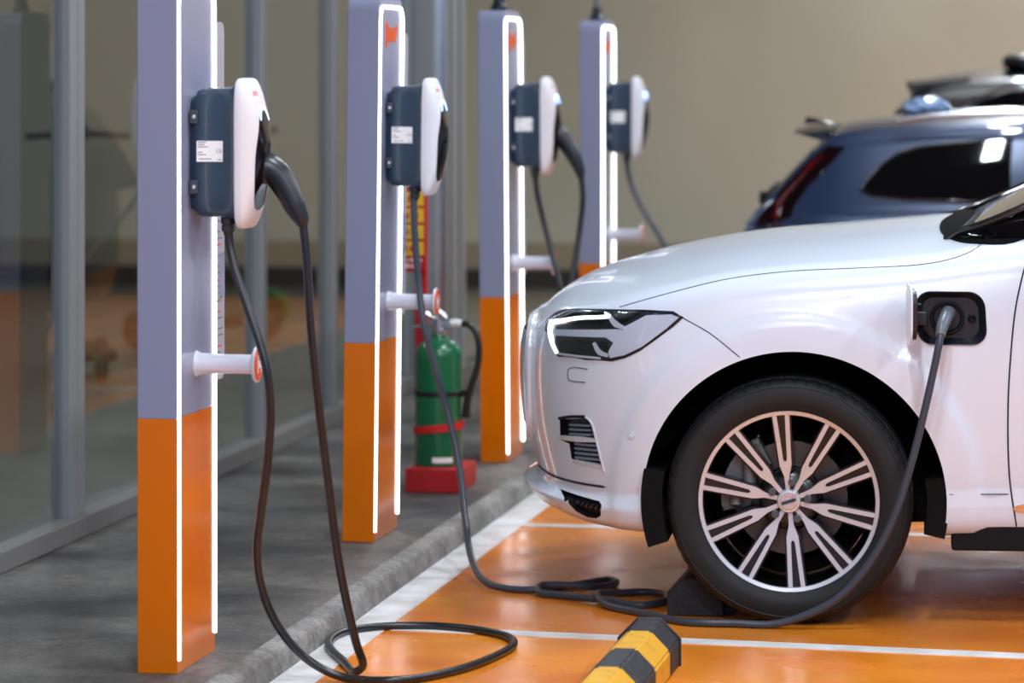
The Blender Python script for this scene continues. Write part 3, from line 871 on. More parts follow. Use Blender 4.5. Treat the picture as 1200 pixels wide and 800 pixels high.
# cabin
gh=greenhouse_bm([(.44,1.120,1.115,.64,.62),(.50,1.150,1.135,.69,.675),(.56,1.178,1.14,.735,.715),(.69,1.236,1.14,.79,.735),(.82,1.300,1.135,.82,.72),(1.05,1.42,1.13,.845,.69),(1.35,1.56,1.13,.855,.65),(1.7,1.64,1.135,.86,.635),(2.1,1.655,1.14,.86,.63),(2.5,1.645,1.14,.86,.62),(3.1,1.59,1.15,.85,.60),(3.4,1.47,1.15,.84,.61),(3.66,1.18,1.13,.81,.70)],.018)
gbv=BVHTree.FromBMesh(gh); gy=make_caster(gbv,'y-'); gy2=make_caster(gbv,'y+'); gz=make_caster(gbv,'z')
cab=obj('cabin',gh,M['paint_white'],wc,45)
for c,s in((gy,-1),(gy2,1)):
    patch('side_window',[(.455,1.08),(.47,1.118),(.50,1.138),(.56,1.163),(.70,1.218),(.82,1.268),(1.10,1.405),(1.42,1.54),(1.75,1.60),(1.85,1.60),(1.85,1.10)],c,M['carglass'],cab,.006,.004,.025)
    patch('side_window',[(1.93,1.15),(1.93,1.60),(2.5,1.595),(3.0,1.54),(3.22,1.42),(3.3,1.25),(3.2,1.19)],c,M['carglass'],cab,.003,.004,.06)
patch('windscreen',[(.455,-.58),(.48,-.62),(.56,-.67),(.70,-.70),(1.05,-.66),(1.36,-.60),(1.36,.60),(1.05,.66),(.70,.70),(.56,.67),(.48,.62),(.455,.58)],gz,M['carglass'],cab,.005,.004,.03)
# black scuttle panel between bonnet and windscreen
patch('scuttle_panel',smooth_poly([(.45,-.32),(.445,-.55),(.485,-.71),(.55,-.79),(.66,-.825),(.74,-.6),(.72,0),(.74,.6),(.66,.825),(.55,.79),(.485,.71),(.445,.55),(.45,.32),(.49,0)],4),cz,M['scuttle'],wc,.004,.004,.03)
bm=bmesh.new(); tube(bm,[(.53,-.62,1.165),(.56,-.35,1.185),(.60,.1,1.20),(.62,.4,1.20)],.007,8,0,5); tube(bm,[(.54,-.60,1.168),(.52,-.70,1.145)],.012,8)
obj('wiper',bm,M['plastic_black'],wc)
for s in(-1,1):
    # windscreen pillar strip in glossy dark trim that mirrors the wall
    bm=bmesh.new(); tube(bm,[(.46,s*.665,1.125),(.50,s*.69,1.150),(.56,s*.722,1.170),(.69,s*.745,1.226),(.82,s*.728,1.290),(1.05,s*.697,1.410),(1.35,s*.655,1.553)],.012,12,0,5); obj('pillar_trim',bm,M['pillar'],cab,60)
    # door mirror
    bm=bmesh.new(); loft(bm,[[Vector((.92+x,s*y,1.19+z)) for x,z in rrect(w,h,r,5)] for y,w,h,r in((.94,.10,.12,.03),(.97,.16,.17,.05),(1.05,.17,.18,.06),(1.10,.13,.14,.05))]); box(bm,.86,.95,min(s*.86,s*.95),max(s*.86,s*.95),1.12,1.17,.015,1)
    obj('door_mirror',bm,[M['paint_white'],M['trim_black']],wc,50)
# bonnet, bumper and door gaps
for c in (cy,cy2):
    surf_line('bonnet_gap',[(-.505,.926),(-.444,.945),(-.343,.974),(-.19,1.012),(-.013,1.036),(.188,1.048),(.38,1.060),(.47,1.076),(.53,1.097),(.568,1.120)],c,.0016,M['gap'],wc)
    surf_line('bumper_gap',[(-.318,.905),(-.223,.853),(-.142,.79)],c,.0016,M['gap'],wc)
    surf_line('door_gap',[(.70,1.09),(.686,1.05),(.661,.939),(.646,.79),(.639,.64),(.644,.441),(.668,.275)],c,.0026,M['gap'],wc)
    surf_line('sill_gap',[(.47,.391),(.64,.392)],c,.0015,M['gap'],wc,1)
    surf_line('lip_gap',[(-.80,.400),(-.74,.392),(-.66,.388),(-.555,.386)],c,.004,M['gap'],wc)
    surf_line('bumper_seam',[(-.555,.386),(-.447,.392)],c,.0011,M['gap'],wc,1)
    # towing eye cover outline
    surf_line('tow_cover_gap',[(-.604,.738),(-.655,.738),(-.668,.730),(-.668,.702),(-.66,.698),(-.61,.698)],c,.0012,M['gap'],wc,8,.0007)
for s in (-1,1):
    bm=bmesh.new(); box(bm,.475,2.40,s*.83-.06,s*.83+.06,.222,.30,.008)
    obj('sill_cladding',bm,M['plastic_black'],wc)
# chrome badge bar low on the door
for c in(cy,cy2): patch('door_trim',smooth_poly([(.655,.350),(.70,.366),(.9,.372),(.9,.345),(.70,.338)],4),c,M['chrome'],wc,.004,.003,.02)
for c in(cy,cy2): patch('door_handle',rrect(.22,.035,.017,5,1.48,.98),c,M['paint_white'],wc,.03,.004,.02)
# arch liners reaching below the bumper
for s in(-1,1):
    for a0,a1 in((168,198),(-13,10)):
        P=[]
        for k in range(9):
            a=math.radians(a0+(a1-a0)*k/8); P.append((.015+.452*math.cos(a),.36+.452*math.sin(a)))
        for k in range(9):
            a=math.radians(a1+(a0-a1)*k/8); P.append((.015+.39*math.cos(a),.36+.39*math.sin(a)))
        bm=bmesh.new(); prism(bm,P,s*.60,s*.915,'y')
        obj('arch_liner',bm,M['liner'],wc)
# grille
for nm,o_,mt_,off in (('grille',rrect(.92,.36,.10,8,0,.675),M['trim_black'],.006),):
    gr=patch(nm,o_,cxf,mt_,wc,off,.01,.03)
P=rrect(.93,.37,.10,8,0,.675); P.append(P[0]); surf_line('grille_frame',P,cxf,.014,M['bright'],gr,1,.008)  # pale finish puts the light strips' reflection into the frame's colour
bm=bmesh.new()
for k in range(-9,10):
    pts=[]
    for i in range(7):
        z=.53+.29*i/6; h,nn=cxf((k*.045,z)); pts.append(h+Vector((-.012,0,0)))
    tube(bm,pts,.006,6)
obj('grille_bars',bm,M['chrome'],gr)
bm=bmesh.new(); h,nn=cxf((0,.70)); lathe(bm,[(.062,-.016),(.070,-.022),(.062,-.026),(.050,-.022),(.050,-.016)],40,'x',0,Matrix.Translation((h.x,0,.70))); obj('front_emblem',bm,M['chrome'],gr)
# headlamps
HL=[(-.752,.865),(-.722,.889),(-.685,.903),(-.607,.911),(-.517,.915),(-.427,.918),(-.340,.916),(-.311,.903),(-.340,.878),(-.392,.839),(-.440,.804),(-.484,.782),(-.525,.770),(-.607,.7685),(-.705,.7685),(-.722,.795),(-.738,.830),(-.752,.835)]
for c,s in((cy,-1),(cy2,1)):
    hl=patch('headlamp',HL,c,M['lamp_dark'],wc,.0015,.006,.016)
    # pale reflector wing, T-shaped strip, two dark projector bays
    patch('reflector',[(-.742,.842),(-.62,.853),(-.50,.862),(-.42,.905),(-.345,.910),(-.322,.902),(-.36,.868),(-.43,.815),(-.485,.787),(-.53,.776),(-.535,.795),(-.52,.822),(-.545,.836),(-.742,.826)],c,M['lamp_grey'],hl,.004,.002,.014)
    patch('projector',[(-.705,.776),(-.548,.776),(-.536,.800),(-.540,.822),(-.60,.826),(-.712,.822),(-.716,.80)],c,M['trim_black'],hl,.005,.002,.014)
    patch('projector',[(-.700,.872),(-.66,.895),(-.60,.905),(-.54,.905),(-.528,.885),(-.53,.866),(-.62,.862)],c,M['trim_black'],hl,.005,.002,.014)
    patch('projector',[(-.515,.907),(-.44,.911),(-.50,.872),(-.525,.872)],c,M['trim_black'],hl,.005,.002,.014)
    patch('daylight_strip',ribbon([(-.548,.905),(-.533,.897),(-.56,.892),(-.63,.884),(-.69,.871),(-.730,.862)],[.004,.010,.009,.009,.010,.012]),c,M['drl'],hl,.008,.002,.010)
    patch('daylight_strip',ribbon([(-.730,.866),(-.732,.838),(-.722,.806),(-.703,.776)],[.012,.013,.012,.010]),c,M['drl'],hl,.008,.002,.010)
    patch('chrome_blade',ribbon([(-.535,.898),(-.512,.876),(-.485,.866)],[.010,.018,.010]),c,M['bright'],hl,.007,.002,.012)
    patch('chrome_blade',ribbon([(-.580,.818),(-.562,.792),(-.535,.783)],[.010,.016,.010]),c,M['bright'],hl,.007,.002,.012)
    patch('chrome_edge',ribbon([(-.70,.775),(-.56,.774)],.007,1),c,M['bright'],hl,.006,.002,.012)
    patch('lens',[(p[0]*.985-.0076,p[1]*.975+.0212) for p in HL],c,M['lensglass'],hl,.0105,-.0085,.016)
    rim_=HL+[HL[0]]
    surf_line('lamp_seal',rim_,c,.0042,M['trim_black'],hl,1)
# bumper vents
for c in(cy,cy2):
    vt=patch('bumper_vent',[(p[0]*.96-.026,p[1]*.96+.0205) for p in vent],c,M['lamp_dark'],wc,-.022,.028,.02)
    bm=bmesh.new()
    for i,z in enumerate((.566,.552,.538)): patch_mesh(bm,ribbon([(-.672,z-.004),(-.600,z+.001)],.006,1),c,-.004,.02,.02)
    for i,z in enumerate((.508,.494,.480,.466)): patch_mesh(bm,ribbon([(-.655,z-.002),(-.577+.003*i,z+.0)],.007,1),c,-.004,.02,.02)
    obj('vent_slats',bm,M['slat'],vt)
    patch('vent_blade',ribbon([(-.702,.520),(-.64,.523),(-.575,.526)],[.012,.017,.010]),c,M['bright'],vt,.003,.012,.015)
    patch('vent_edge',ribbon([(-.655,.453),(-.56,.447)],.010,1),c,M['bright'],vt,.003,.012,.015)
    surf_line('vent_rim',[(-.612,.594),(-.594,.580),(-.574,.513),(-.553,.430)],c,.004,M['bright'],vt)
    surf_line('vent_brow',[(-.702,.578),(-.66,.589),(-.612,.594)],c,.005,M['plastic_black'],vt)
    lw=patch('lower_intake',[(p[0],p[1]) for p in low],c,M['plastic_black'],wc,-.016,.02,.02)
    bm=bmesh.new()
    for k in range(6): patch_mesh(bm,ribbon([(-.655+.016*k,.318-.002*k),(-.645+.016*k,.34-.002*k)],.004,1),c,-.010,.016,.02)
    obj('intake_mesh',bm,M['lamp_dark'],lw)
    # parking sensor
    h,nn=c((-.466,.549)); q=Vector((0,0,1)).rotation_difference(nn).to_matrix().to_4x4(); mtx=Matrix.Translation(h)@q
    bm=bmesh.new(); lathe(bm,[(.0125,-.004),(.0125,.0012),(.0095,.0016),(.009,.0005)],24,'z',1,mtx); lathe(bm,[(.0088,-.004),(.0088,.0025),(.006,.0032),(0,.0034)],24,'z',0,mtx)
    obj('parking_sensor',bm,[M['paint_white'],M['lamp_grey']],wc)
# charging port on the near wing
pf=empty('charge_port',(0,0,0),parent=wc)
def surf_pt(x,z,off): 
    h,nn=cy((x,z)); return h+nn*off
bm=bmesh.new()
out=port; inn=[(.474+(p[0]-.474)*.80,.907+(p[1]-.907)*.78) for p in port]
n=len(out); rings=[[],[],[],[]]
for a,b in zip(out,inn):
    a2=(.474+(a[0]-.474)*1.025,.907+(a[1]-.907)*1.035)
    rings[0].append(bm.verts.new(surf_pt(*a2,-.001))); rings[1].append(bm.verts.new(surf_pt(*a2,.004))); rings[2].append(bm.verts.new(surf_pt(*a,.003))); rings[3].append(bm.verts.new(surf_pt(*b,-.030)))
for r0,r1 in zip(rings[:-1],rings[1:]):
    for k in range(n): bm.faces.new((r0[k],r0[(k+1)%n],r1[(k+1)%n],r1[k]))
obj('port_frame',bm,M['port_black'],pf,40)
yb=surf_pt(.474,.907,0).y
bm=bmesh.new(); box(bm,.385,.565,yb+.028,yb+.034,.835,.98); obj('port_plate',bm,M['port_black'],pf)
bm=bmesh.new(); lathe(bm,[(.046,.030),(.050,.012),(.047,.009),(.041,.010),(.038,.028),(.0,.029)],48,'y',0,Matrix.Translation((.463,yb,.907))); obj('socket',bm,M['plastic_black'],pf,40)
bm=bmesh.new(); lathe(bm,[(.012,.030),(.012,.020),(.009,.018),(.005,.022),(0,.022)],24,'y',0,Matrix.Translation((.535,yb,.905))); obj('lock_pin',bm,M['plastic_black'],pf)
# open flap, swung forward on its arm
bm=bmesh.new()
hinge=Vector((.372,yb-.002,.915))
fl=rrect(.150,.170,.045,8,.082,.005)
b=bmesh.new(); prism(b,fl,-.008,-.002,'y',1,.002); prism(b,[(p[0]*.86+.010,p[1]*.84) for p in fl],-.002,.012,'y',0,.002)
merge(bm,b,None,Matrix.Translation(hinge+Vector((-.022,-.020,.012)))@Matrix.Rotation(math.radians(-84),4,'Z')@Matrix.Rotation(math.radians(4),4,'Y'))
fp=obj('port_flap',bm,[M['port_black'],M['paint_white']],pf,40)
bm=bmesh.new(); box(bm,.350,.405,yb-.035,yb+.02,.888,.928,.005); tube(bm,[(.352,yb-.03,.948),(.385,yb-.005,.946)],.006,10)
obj('flap_hinge',bm,M['port_black'],pf)
# wheels
STEER=0
make_wheel(wc,(0,-.937,RT),-PHI*.4,True,'front_wheel')
make_wheel(wc,(2.865,-.937,RT),0,False,'rear_wheel')
make_wheel(wc,(0,.937,RT),0,False,'front_wheel',True)
make_wheel(wc,(2.865,.937,RT),0,False,'rear_wheel',True)

# ---------------------------------------------- blue and black cars behind
def back_car(loc, label, paint, scale, gh_tab, feat):
    root=empty('car',loc,(0,0,PI)); tag(root,label,'car')
    sx,sy,sz=scale
    xf=lambda c: Vector((c.x*sx,c.y*sy,c.z*sz))
    bm=body_bm(xf); bv=BVHTree.FromBMesh(bm)
    b,_=cut_body('body',bm,arch_cutters(xf),paint,M['liner'],root)
    gh=greenhouse_bm(gh_tab); gb=BVHTree.FromBMesh(gh)
    cab=obj('cabin',gh,paint,root,45)
    cs={k:make_caster(gb,k) for k in('y-','y+','z','x+','x-')}; bs={k:make_caster(bv,k) for k in('y-','y+','z','x+','x-')}
    feat(root,cab,cs,bs)
    for x in(0,2.865*sx):
        for s in(-1,1):
            make_wheel(root,(x,s*.93*sy,RT),0,False,'front_wheel' if x==0 else 'rear_wheel',s>0)
    return root
def blue_feat(root,cab,cs,bs):
    for k,s in(('y+',1),('y-',-1)):
        W=smooth_poly([(2.60,1.062),(3.05,1.078),(3.20,1.092),(3.245,1.112),(3.20,1.18),(3.11,1.268),(3.0,1.305),(2.60,1.335)],4)
        W=[(2.60,1.062),(3.05,1.078),(3.20,1.094),(3.245,1.115),(3.225,1.15),(3.17,1.215),(3.10,1.268),(3.0,1.303),(2.80,1.325),(2.60,1.338)]
        patch('side_window',W,cs[k],M['carglass'],cab,.003,.004,.03)
        surf_line('window_trim',W+[W[0]],cs[k],.008,M['trim_black'],cab,1)
        patch('side_window',[(1.70,1.04),(2.50,1.058),(2.50,1.342),(2.1,1.352),(1.70,1.348)],cs[k],M['carglass'],cab,.003,.004,.05)
        patch('side_window',[(.85,1.03),(1.62,1.038),(1.62,1.345),(1.45,1.33),(1.2,1.25)],cs[k],M['carglass'],cab,.003,.004,.05)
        # tall tail lamp on the rear corner
        T=[(3.70,.95),(3.60,1.03),(3.46,1.17),(3.36,1.26),(3.33,1.30),(3.36,1.31),(3.42,1.285),(3.52,1.215),(3.64,1.09),(3.72,1.0)]
        T=[(3.325,1.298),(3.385,1.225),(3.48,1.125),(3.535,1.045),(3.545,.985),(3.52,.955),(3.60,.95),(3.70,.955),(3.69,1.0),(3.60,1.115),(3.50,1.225),(3.40,1.305)]
        tl=patch('tail_lamp',T,cs[k],M['tail_dark'],cab,.006,.006,.03)
        patch('red_light',ribbon([(3.42,1.265),(3.52,1.165),(3.60,1.06),(3.615,.985)],[.012,.022,.024,.02]),cs[k],M['taillight'],tl,.009,.003,.02)
        lo=patch('lower_tail_lamp',[(3.50,.80),(3.70,.80),(3.74,.93),(3.70,.96),(3.52,.955)],bs[k],M['taillight'],cab,.006,.004,.03)
        bm=bmesh.new(); tube(bm,[(1.25,s*.60,1.41),(1.4,s*.615,1.435),(2.2,s*.62,1.455),(2.9,s*.615,1.44),(3.1,s*.61,1.415)],.014,10,0,5); obj('roof_rail',bm,M['satin'],root,60)
        surf_line('door_gap',[(2.55,1.0),(2.56,.8),(2.5,.6)],bs[k],.003,M['gap'],root)
    # roof spoiler
    bm=bmesh.new()
    loft(bm,[[Vector((x,y,z)) for x,z in((3.40,1.385-dz),(3.57-q,1.372-dz),(3.575-q,1.362-dz),(3.42,1.335-dz))] for y,q,dz in((-.58,.06,.012),(-.5,.015,.0),(0,0,-.012),(.5,.015,.0),(.58,.06,.012))])
    obj('roof_spoiler',bm,M['trim_black'],root,40)
    patch('tailgate_glass',rrect(1.18,.24,.06,5,0,1.165),cs['x+'],M['carglass'],cab,.004,.004,.05)
    bm=bmesh.new(); tube(bm,[(3.745,.05,1.04),(3.70,.0,1.10),(3.66,-.25,1.12)],.012,8,0,4); lathe(bm,[(0,0),(.03,0),(.03,.05),(0,.055)],16,'x',0,Matrix.Translation((3.71,.05,1.055))); obj('rear_wiper',bm,M['plastic_black'],root)
    bm=bmesh.new(); prism(bm,[(3.42,1.395),(3.56,1.395),(3.55,1.425),(3.50,1.42)],-.02,.02,'y',0,.006); obj('roof_antenna',bm,M['trim_black'],root)
    bm=bmesh.new(); box(bm,3.80,3.835,-.26,.26,.70,.81,.005); obj('number_plate',bm,M['sticker'],root)
    for k in('y-','y+'): patch('door_handle',rrect(.2,.032,.016,4,2.2,.93),bs[k],M['paint_blue'],root,.025,.004,.03)
blue_tab=[(.45,1.00,.985,.80,.76),(.75,1.10,.99,.84,.72),(1.05,1.25,1.0,.85,.67),(1.35,1.375,1.005,.855,.63),(1.7,1.42,1.01,.857,.615),(2.3,1.437,1.02,.857,.61),(2.9,1.422,1.03,.855,.605),(3.15,1.405,1.03,.85,.60),(3.36,1.375,1.02,.84,.60),(3.47,1.30,1.0,.825,.615),(3.60,1.16,.98,.80,.66),(3.72,1.02,.95,.77,.72),(3.76,.96,.94,.75,.73)]
back_car((2.14,16.08,0),'metallic blue estate car with dark tail lamps behind the white bonnet',M['paint_blue'],(1.0,.975,.90),blue_tab,blue_feat)
def black_feat(root,cab,cs,bs):
    for k,s in(('y+',1),('y-',-1)):
        patch('side_window',[(2.75,1.16),(3.0,1.19),(3.20,1.40),(3.22,1.45),(3.12,1.50),(3.0,1.535),(2.75,1.555)],cs[k],M['carglass'],cab,.003,.004,.03)
        surf_line('window_trim',[(3.26,1.42),(3.20,1.485),(3.08,1.535),(2.9,1.56),(2.6,1.572),(2.2,1.58)],cs[k],.010,M['chrome'],cab)
        patch('side_window',[(1.75,1.15),(2.66,1.16),(2.66,1.56),(2.1,1.572),(1.75,1.565)],cs[k],M['carglass'],cab,.003,.004,.05)
        patch('side_window',[(.9,1.14),(1.66,1.15),(1.66,1.565),(1.5,1.55),(1.25,1.44)],cs[k],M['carglass'],cab,.003,.004,.05)
        patch('tail_lamp',[(3.5,1.02),(3.66,1.0),(3.70,1.1),(3.62,1.22),(3.52,1.2)],cs[k],M['taillight'],cab,.005,.006,.03)
    bm=bmesh.new()
    loft(bm,[[Vector((x,y,z)) for x,z in((3.22,1.622-dz),(3.40,1.60-dz),(3.555-q,1.583-dz),(3.56-q,1.570-dz),(3.50,1.50-dz),(3.24,1.50-dz))] for y,q,dz in((-.60,.05,.02),(-.5,.01,.0),(0,0,-.008),(.5,.01,.0),(.60,.05,.02))])
    obj('roof_spoiler',bm,M['paint_black'],root,40)
    # long low roof box
    bm=bmesh.new()
    loft(bm,[[Vector((x,yy*w,1.685+zz*h)) for yy,zz in rrect(1,1,.3,5)] for x,w,h in((3.06,.70,.05),(3.03,.78,.085),(2.95,.82,.10),(2.7,.84,.105),(2.0,.84,.11),(1.4,.74,.09),(1.2,.5,.05))])
    obj('roof_box',bm,M['paint_black'],root,50)
    bm=bmesh.new()
    for x in(1.6,2.7): box(bm,x-.03,x+.03,-.55,.55,1.60,1.65,.01)
    obj('roof_bars',bm,M['plastic_black'],root)
    patch('tailgate_glass',rrect(1.2,.30,.06,5,0,1.36),cs['x+'],M['carglass'],cab,.004,.004,.05)
black_tab=[(.45,1.165,1.13,.82,.78),(.75,1.30,1.12,.86,.74),(1.05,1.46,1.12,.875,.70),(1.35,1.585,1.12,.88,.665),(1.8,1.63,1.12,.88,.65),(2.5,1.635,1.13,.88,.645),(2.9,1.625,1.14,.87,.64),(3.2,1.608,1.14,.86,.635),(3.44,1.575,1.13,.85,.64),(3.535,1.50,1.12,.845,.655),(3.62,1.41,1.10,.835,.68),(3.72,1.27,1.07,.82,.73),(3.80,1.10,1.04,.81,.77),(3.82,1.05,1.03,.80,.78)]
back_car((2.47,18.65,0),'black car with a roof spoiler, furthest back beyond the blue car',M['paint_black'],(1.0,1.0,1.02),black_tab,black_feat)
# crumpled pale blue bag on the blue car roof
bm=bmesh.new(); bmesh.ops.create_icosphere(bm,subdivisions=4,radius=1)
for v in bm.verts:
    c=v.co.copy(); k=1+.10*math.sin(c.x*7+c.y*5)*math.cos(c.z*6+c.x*3)+.05*math.sin(c.y*13+c.z*9)
    v.co=Vector((c.x*.105*k,c.y*.10*k,max(c.z,-.75)*.052*k+.039))
bg=obj('plastic_bag',bm,M['bag'],None,30,(-.862,16.10,1.4275)); tag(bg,'small crumpled pale blue plastic bag on the roof of the blue car','bag')

# ------------------------------------------------------------------ wheel stops
SP=[(-.082,0),(.082,0),(.082,.072),(.030,.125),(-.030,.125),(-.082,.072)]
ws=empty('wheel_stop',(-1.266,9.52,0)); tag(ws,'yellow and black striped wheel stop lying just before the white bay line','wheel stop')
bm=bmesh.new(); y=0; k=0
for L in (.20,.29,.29,.29,.29,.29,.20):
    b=bmesh.new()
    a=[b.verts.new((p[0],y,p[1])) for p in SP]; c=[b.verts.new((p[0],y-L,p[1])) for p in SP]
    for i in range(6): b.faces.new((a[i],a[(i+1)%6],c[(i+1)%6],c[i]))
    if k==0: b.faces.new(a)
    if k==6: b.faces.new(c[::-1])
    merge(bm,b,k%2); y-=L; k+=1
bmesh.ops.remove_doubles(bm,verts=bm.verts[:],dist=.0005)
bmesh.ops.bevel(bm,geom=[e for e in bm.edges if len(e.link_faces)==2 and e.calc_face_angle(0)>.3],offset=.006,segments=2,affect='EDGES',material=-1)
b0=obj('block',bm,[M['stop_black'],M['stop_yellow']],ws,30)
ws2=empty('wheel_stop',(-1.245,10.395,0)); tag(ws2,'plain black wheel stop wedged against the front tyre of the white car','wheel stop')
bm=bmesh.new()
prism(bm,[(-.085,0),(.085,0),(.085,.07),(.035,.115),(-.035,.115),(-.085,.07)],0,.56,'y',0,.006); obj('block',bm,M['stop_rubber'],ws2,30)
bm=bmesh.new(); prism(bm,[(.085,0),(.11,0),(.11,.02),(.085,.05)],.03,.53,'y'); obj('ramp_lip',bm,M['stop_rubber'],ws2)

# ------------------------------------------------------------------ extinguisher and its stand
st=empty('extinguisher_stand',(-2.485,12.80,.08)); tag(st,'red floor stand with a warning sign post behind the green extinguisher','stand')
bm=bmesh.new(); box(bm,-.105,.105,-.16,.16,0,.088,.006); obj('base',bm,M['ext_red'],st)
bm=bmesh.new(); box(bm,-.112,-.068,.06,.10,.08,1.25,.004); obj('post',bm,M['ext_red'],st)
bm=bmesh.new(); box(bm,-.20,-.066,.045,.058,.80,1.30,.004); sg=obj('sign_panel',bm,M['ext_red'],st)
bm=bmesh.new()
for i in range(4): box(bm,-.188,-.074,.042,.0455,.862+.062*i,.914+.062*i,.002)
obj('sign_block',bm,M['sign_yellow'],sg)
for i in range(4):
    bm=bmesh.new(); x=-.182
    for k in range(5):
        w=random.uniform(.006,.014); box(bm,x,x+w,.0402,.0425,.874+.062*i+random.uniform(0,.006),.900+.062*i); x+=w+.009
    obj('sign_lettering',bm,M['ext_red'],sg)
bm=bmesh.new()
for z,h in((.815,.02),(.84,.012),(1.13,.03),(1.18,.03),(1.23,.03)):
    x=-.185
    while x<-.085:
        w=random.uniform(.006,.014); box(bm,x,x+w,.042,.0455,z,z+h*random.uniform(.7,1)); x+=w+.006
obj('sign_print',bm,M['sign_white'],sg)
bm=bmesh.new(); P=[]
for k in range(25):
    a=math.radians(-200+220*k/24); P.append((.092*math.cos(a),.0+.092*math.sin(a),.225+.02*math.sin(a*.5+1)))
rows=[]
for (x,y,z) in P:
    rows.append([bm.verts.new((x*k_-.005,y*k_-.02,z+d_)) for k_,d_ in((1,-.014),(1,.014),(1.03,.014),(1.03,-.014))])
for a,b in zip(rows[:-1],rows[1:]):
    for k in range(4): bm.faces.new((a[k],a[(k+1)%4],b[(k+1)%4],b[k]))
bm.faces.new(rows[0]); bm.faces.new(rows[-1][::-1])
obj('retaining_strap',bm,M['strap_red'],st)
ex=empty('fire_extinguisher',(-2.49,12.78,.1685)); tag(ex,'green fire extinguisher with black hose standing on the red base','fire extinguisher')
bm=bmesh.new(); lathe(bm,[(0,.004),(.078,.004),(.084,.0),(.087,.004),(.086,.012),(.087,.03),(.087,.40),(.085,.425),(.074,.448),(.050,.463),(.030,.470),(.026,.486),(0,.487)],56,'z'); obj('cylinder',bm,M['green'],ex,40)
bm=bmesh.new(); lathe(bm,[(.025,.486),(.027,.49),(.027,.505),(.020,.51),(.019,.54),(0,.542)],24,'z'); box(bm,-.02,.05,-.014,.014,.505,.535,.004)
vl=obj('valve',bm,M['steel'],ex)
bm=bmesh.new(); tube(bm,[(.02,0,.532),(-.03,0,.55),(-.075,0,.585)],.007,8,0,4); tube(bm,[(.02,0,.512),(-.05,0,.518),(-.10,0,.508)],.006,8,0,4); tube(bm,[(.03,0,.545),(-.01,0,.58),(-.025,0,.592)],.010,8)
obj('lever',bm,M['steel'],vl)
bm=bmesh.new(); lathe(bm,[(0,0),(.014,0),(.016,.02),(.012,.045),(0,.045)],16,'x',0,Matrix.Translation((.045,0,.527))); obj('hose_nut',bm,M['white_plastic'],vl)
bm=bmesh.new(); tube(bm,[(.085,0,.527),(.115,-.005,.522),(.142,-.01,.495),(.155,-.012,.44),(.150,-.012,.37),(.128,-.015,.30),(.112,-.015,.24),(.105,-.012,.18)],[.012,.012,.012,.012,.012,.013,.014,.017],12,0,6)
obj('hose',bm,M['hose'],ex,60)
bm=bmesh.new(); lathe(bm,[(.0865,.258),(.0905,.260),(.0905,.276),(.0865,.278)],56,'z'); box(bm,.085,.125,-.02,.005,.255,.281,.004); obj('hose_strap',bm,M['hose'],ex)
bm=bmesh.new()
P=[]
for k in range(9):
    a=math.radians(-95+52*k/8); P.append(a)
for a0,a1 in zip(P[:-1],P[1:]):
    v=[bm.verts.new((.0878*math.cos(a),.0878*math.sin(a),z)) for a,z in((a0,.015),(a1,.015),(a1,.035),(a0,.035))]; bm.faces.new(v)
    v2=[bm.verts.new((.0865*math.cos(a),.0865*math.sin(a),z)) for a,z in((a0,.015),(a1,.015),(a1,.035),(a0,.035))]; bm.faces.new(v2[::-1])
    for i in range(4): bm.faces.new((v[i],v2[i],v2[(i+1)%4],v[(i+1)%4]))
obj('date_label',bm,M['sticker'],ex)

# ------------------------------------------------------------------ kick scooters behind the shop glass
def scooter(loc, rz, label, stem_m):
    r=empty('kick_scooter',loc,(0,0,rz)); tag(r,label,'scooter','kick scooters behind the glass')
    bm=bmesh.new(); box(bm,-.10,.10,-.75,.0,.10,.16,.02); obj('deck',bm,M['scooter_black'],r)
    bm=bmesh.new(); tube(bm,[(0,.10,.14),(0,.12,.26),(0,.06,.75),(0,.0,1.22)],.034,14,0,4); obj('stem',bm,stem_m,r)
    bm=bmesh.new(); tube(bm,[(-.27,-.03,1.22),(-.1,0,1.23),(.1,0,1.23),(.27,-.03,1.22)],.02,12,0,4); box(bm,-.06,.06,-.05,.05,1.20,1.28,.02); obj('handlebar',bm,M['scooter_black'],r)
    for y in(.18,-.85):
        bm=bmesh.new(); lathe(bm,[(.0,-.02),(.08,-.02),(.11,-.022),(.118,0),(.11,.022),(.08,.02),(0,.02)],36,'x',0,Matrix.Translation((0,y,.119))); obj('wheel',bm,M['scooter_black'],r)
    bm=bmesh.new(); tube(bm,[(0,.19,.28),(0,.30,.22),(0,.33,.12)],.03,10,0,4,flat=1.3); tube(bm,[(0,.12,.24),(0,.19,.119)],.022,10); tube(bm,[(0,-.7,.13),(0,-.86,.119)],.03,10); obj('fender',bm,M['scooter_green'],r)
    return r
scooter((-5.35,17.6,.08),math.radians(25),'dark scooter with green stem behind the glass left of the nearest charging post',M['scooter_green'])
scooter((-4.95,19.6,.08),math.radians(-30),'pale green scooter behind the glass between the first two charging posts',M['scooter_green'])

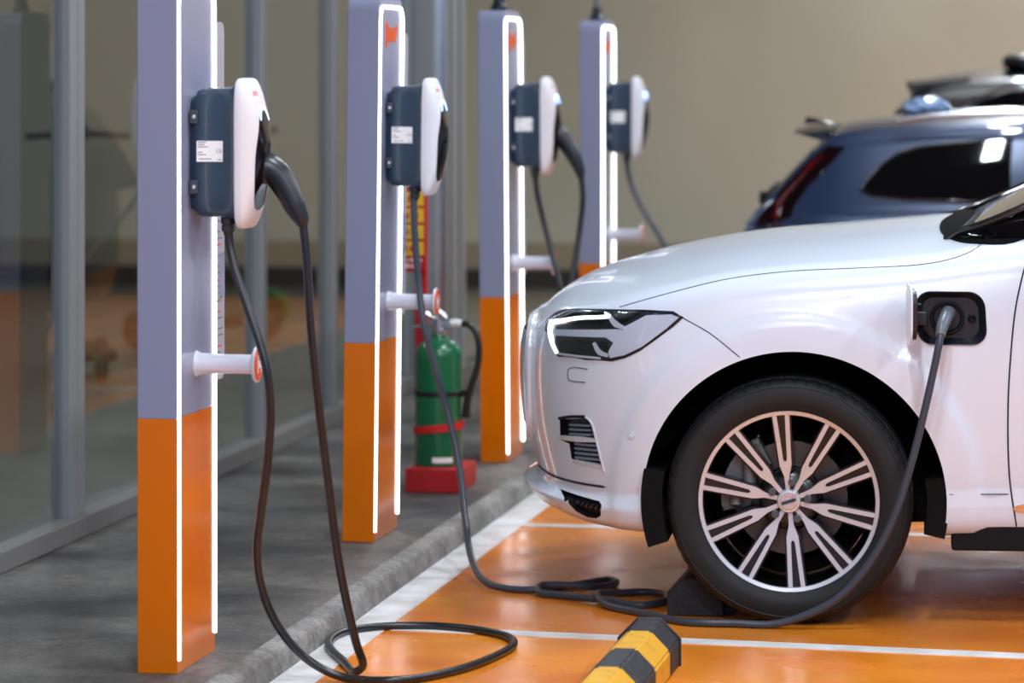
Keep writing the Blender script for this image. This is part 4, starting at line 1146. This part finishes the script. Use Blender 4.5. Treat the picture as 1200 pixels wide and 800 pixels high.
# ------------------------------------------------------------------ lights
def lamp(x,y,along='x',power=60,L=1.25):
    r=empty('ceiling_lamp',(x,y,4.6)); 
    tag(r,'long tube lamp fixed to the unseen garage ceiling','lamp','ceiling tube lamps')
    bm=bmesh.new(); 
    if along=='x': box(bm,-L/2,L/2,-.06,.06,-.06,0,.01)
    else: box(bm,-.06,.06,-L/2,L/2,-.06,0,.01)
    obj('lamp_body',bm,M['lamp_body'],r)
    bm=bmesh.new(); d=L/2-.06
    tube(bm,[(-d,0,-.075),(d,0,-.075)] if along=='x' else [(0,-d,-.075),(0,d,-.075)],.016,12); obj('lamp_tube',bm,M['tube'],r)
    ld=bpy.data.lights.new('tube_light','AREA'); ld.shape='RECTANGLE'; ld.size=L if along=='x' else .09; ld.size_y=.09 if along=='x' else L
    ld.energy=power; ld.color=(.87,.94,1)
    lo=bpy.data.objects.new('tube_light',ld); col.objects.link(lo); lo.parent=r; lo.location=(0,0,-.10)
for x in(-.75,3.2):
    for y,pw in((.6,160),(4.5,130),(8.2,80),(11.8,76),(15.2,76),(19,76),(22.5,76)): lamp(x,y,'y',pw)  # first lamp of each row added unseen to light the white car's side
for y in(9,14,20): lamp(-6.2,y,'y',45)
wd=bpy.data.worlds.new('garage world'); sc.world=wd; wd.use_nodes=True
wd.node_tree.nodes['Background'].inputs['Color'].default_value=(.42,.57,1.0,1); wd.node_tree.nodes['Background'].inputs['Strength'].default_value=.6

# ------------------------------------------------------------------ camera
cd=bpy.data.cameras.new('camera'); cam=bpy.data.objects.new('camera',cd); col.objects.link(cam)
cam.location=(0,0,1.617); cam.rotation_euler=(PI/2,0,math.radians(9.8245))
cd.sensor_width=36; cd.lens=123; cd.shift_y=-312/1200
cd.clip_end=100
cd.dof.use_dof=True; cd.dof.focus_distance=9.9; cd.dof.aperture_fstop=2.6
sc.camera=cam
sc.view_settings.view_transform='Standard'; sc.view_settings.look='None'; sc.view_settings.gamma=1; sc.view_settings.use_curve_mapping=False
sc.view_settings.exposure=0.27
sc.cycles.use_denoising=True
sc.cycles.max_bounces=8; sc.cycles.transparent_max_bounces=12
sc.cycles.sample_clamp_indirect=8
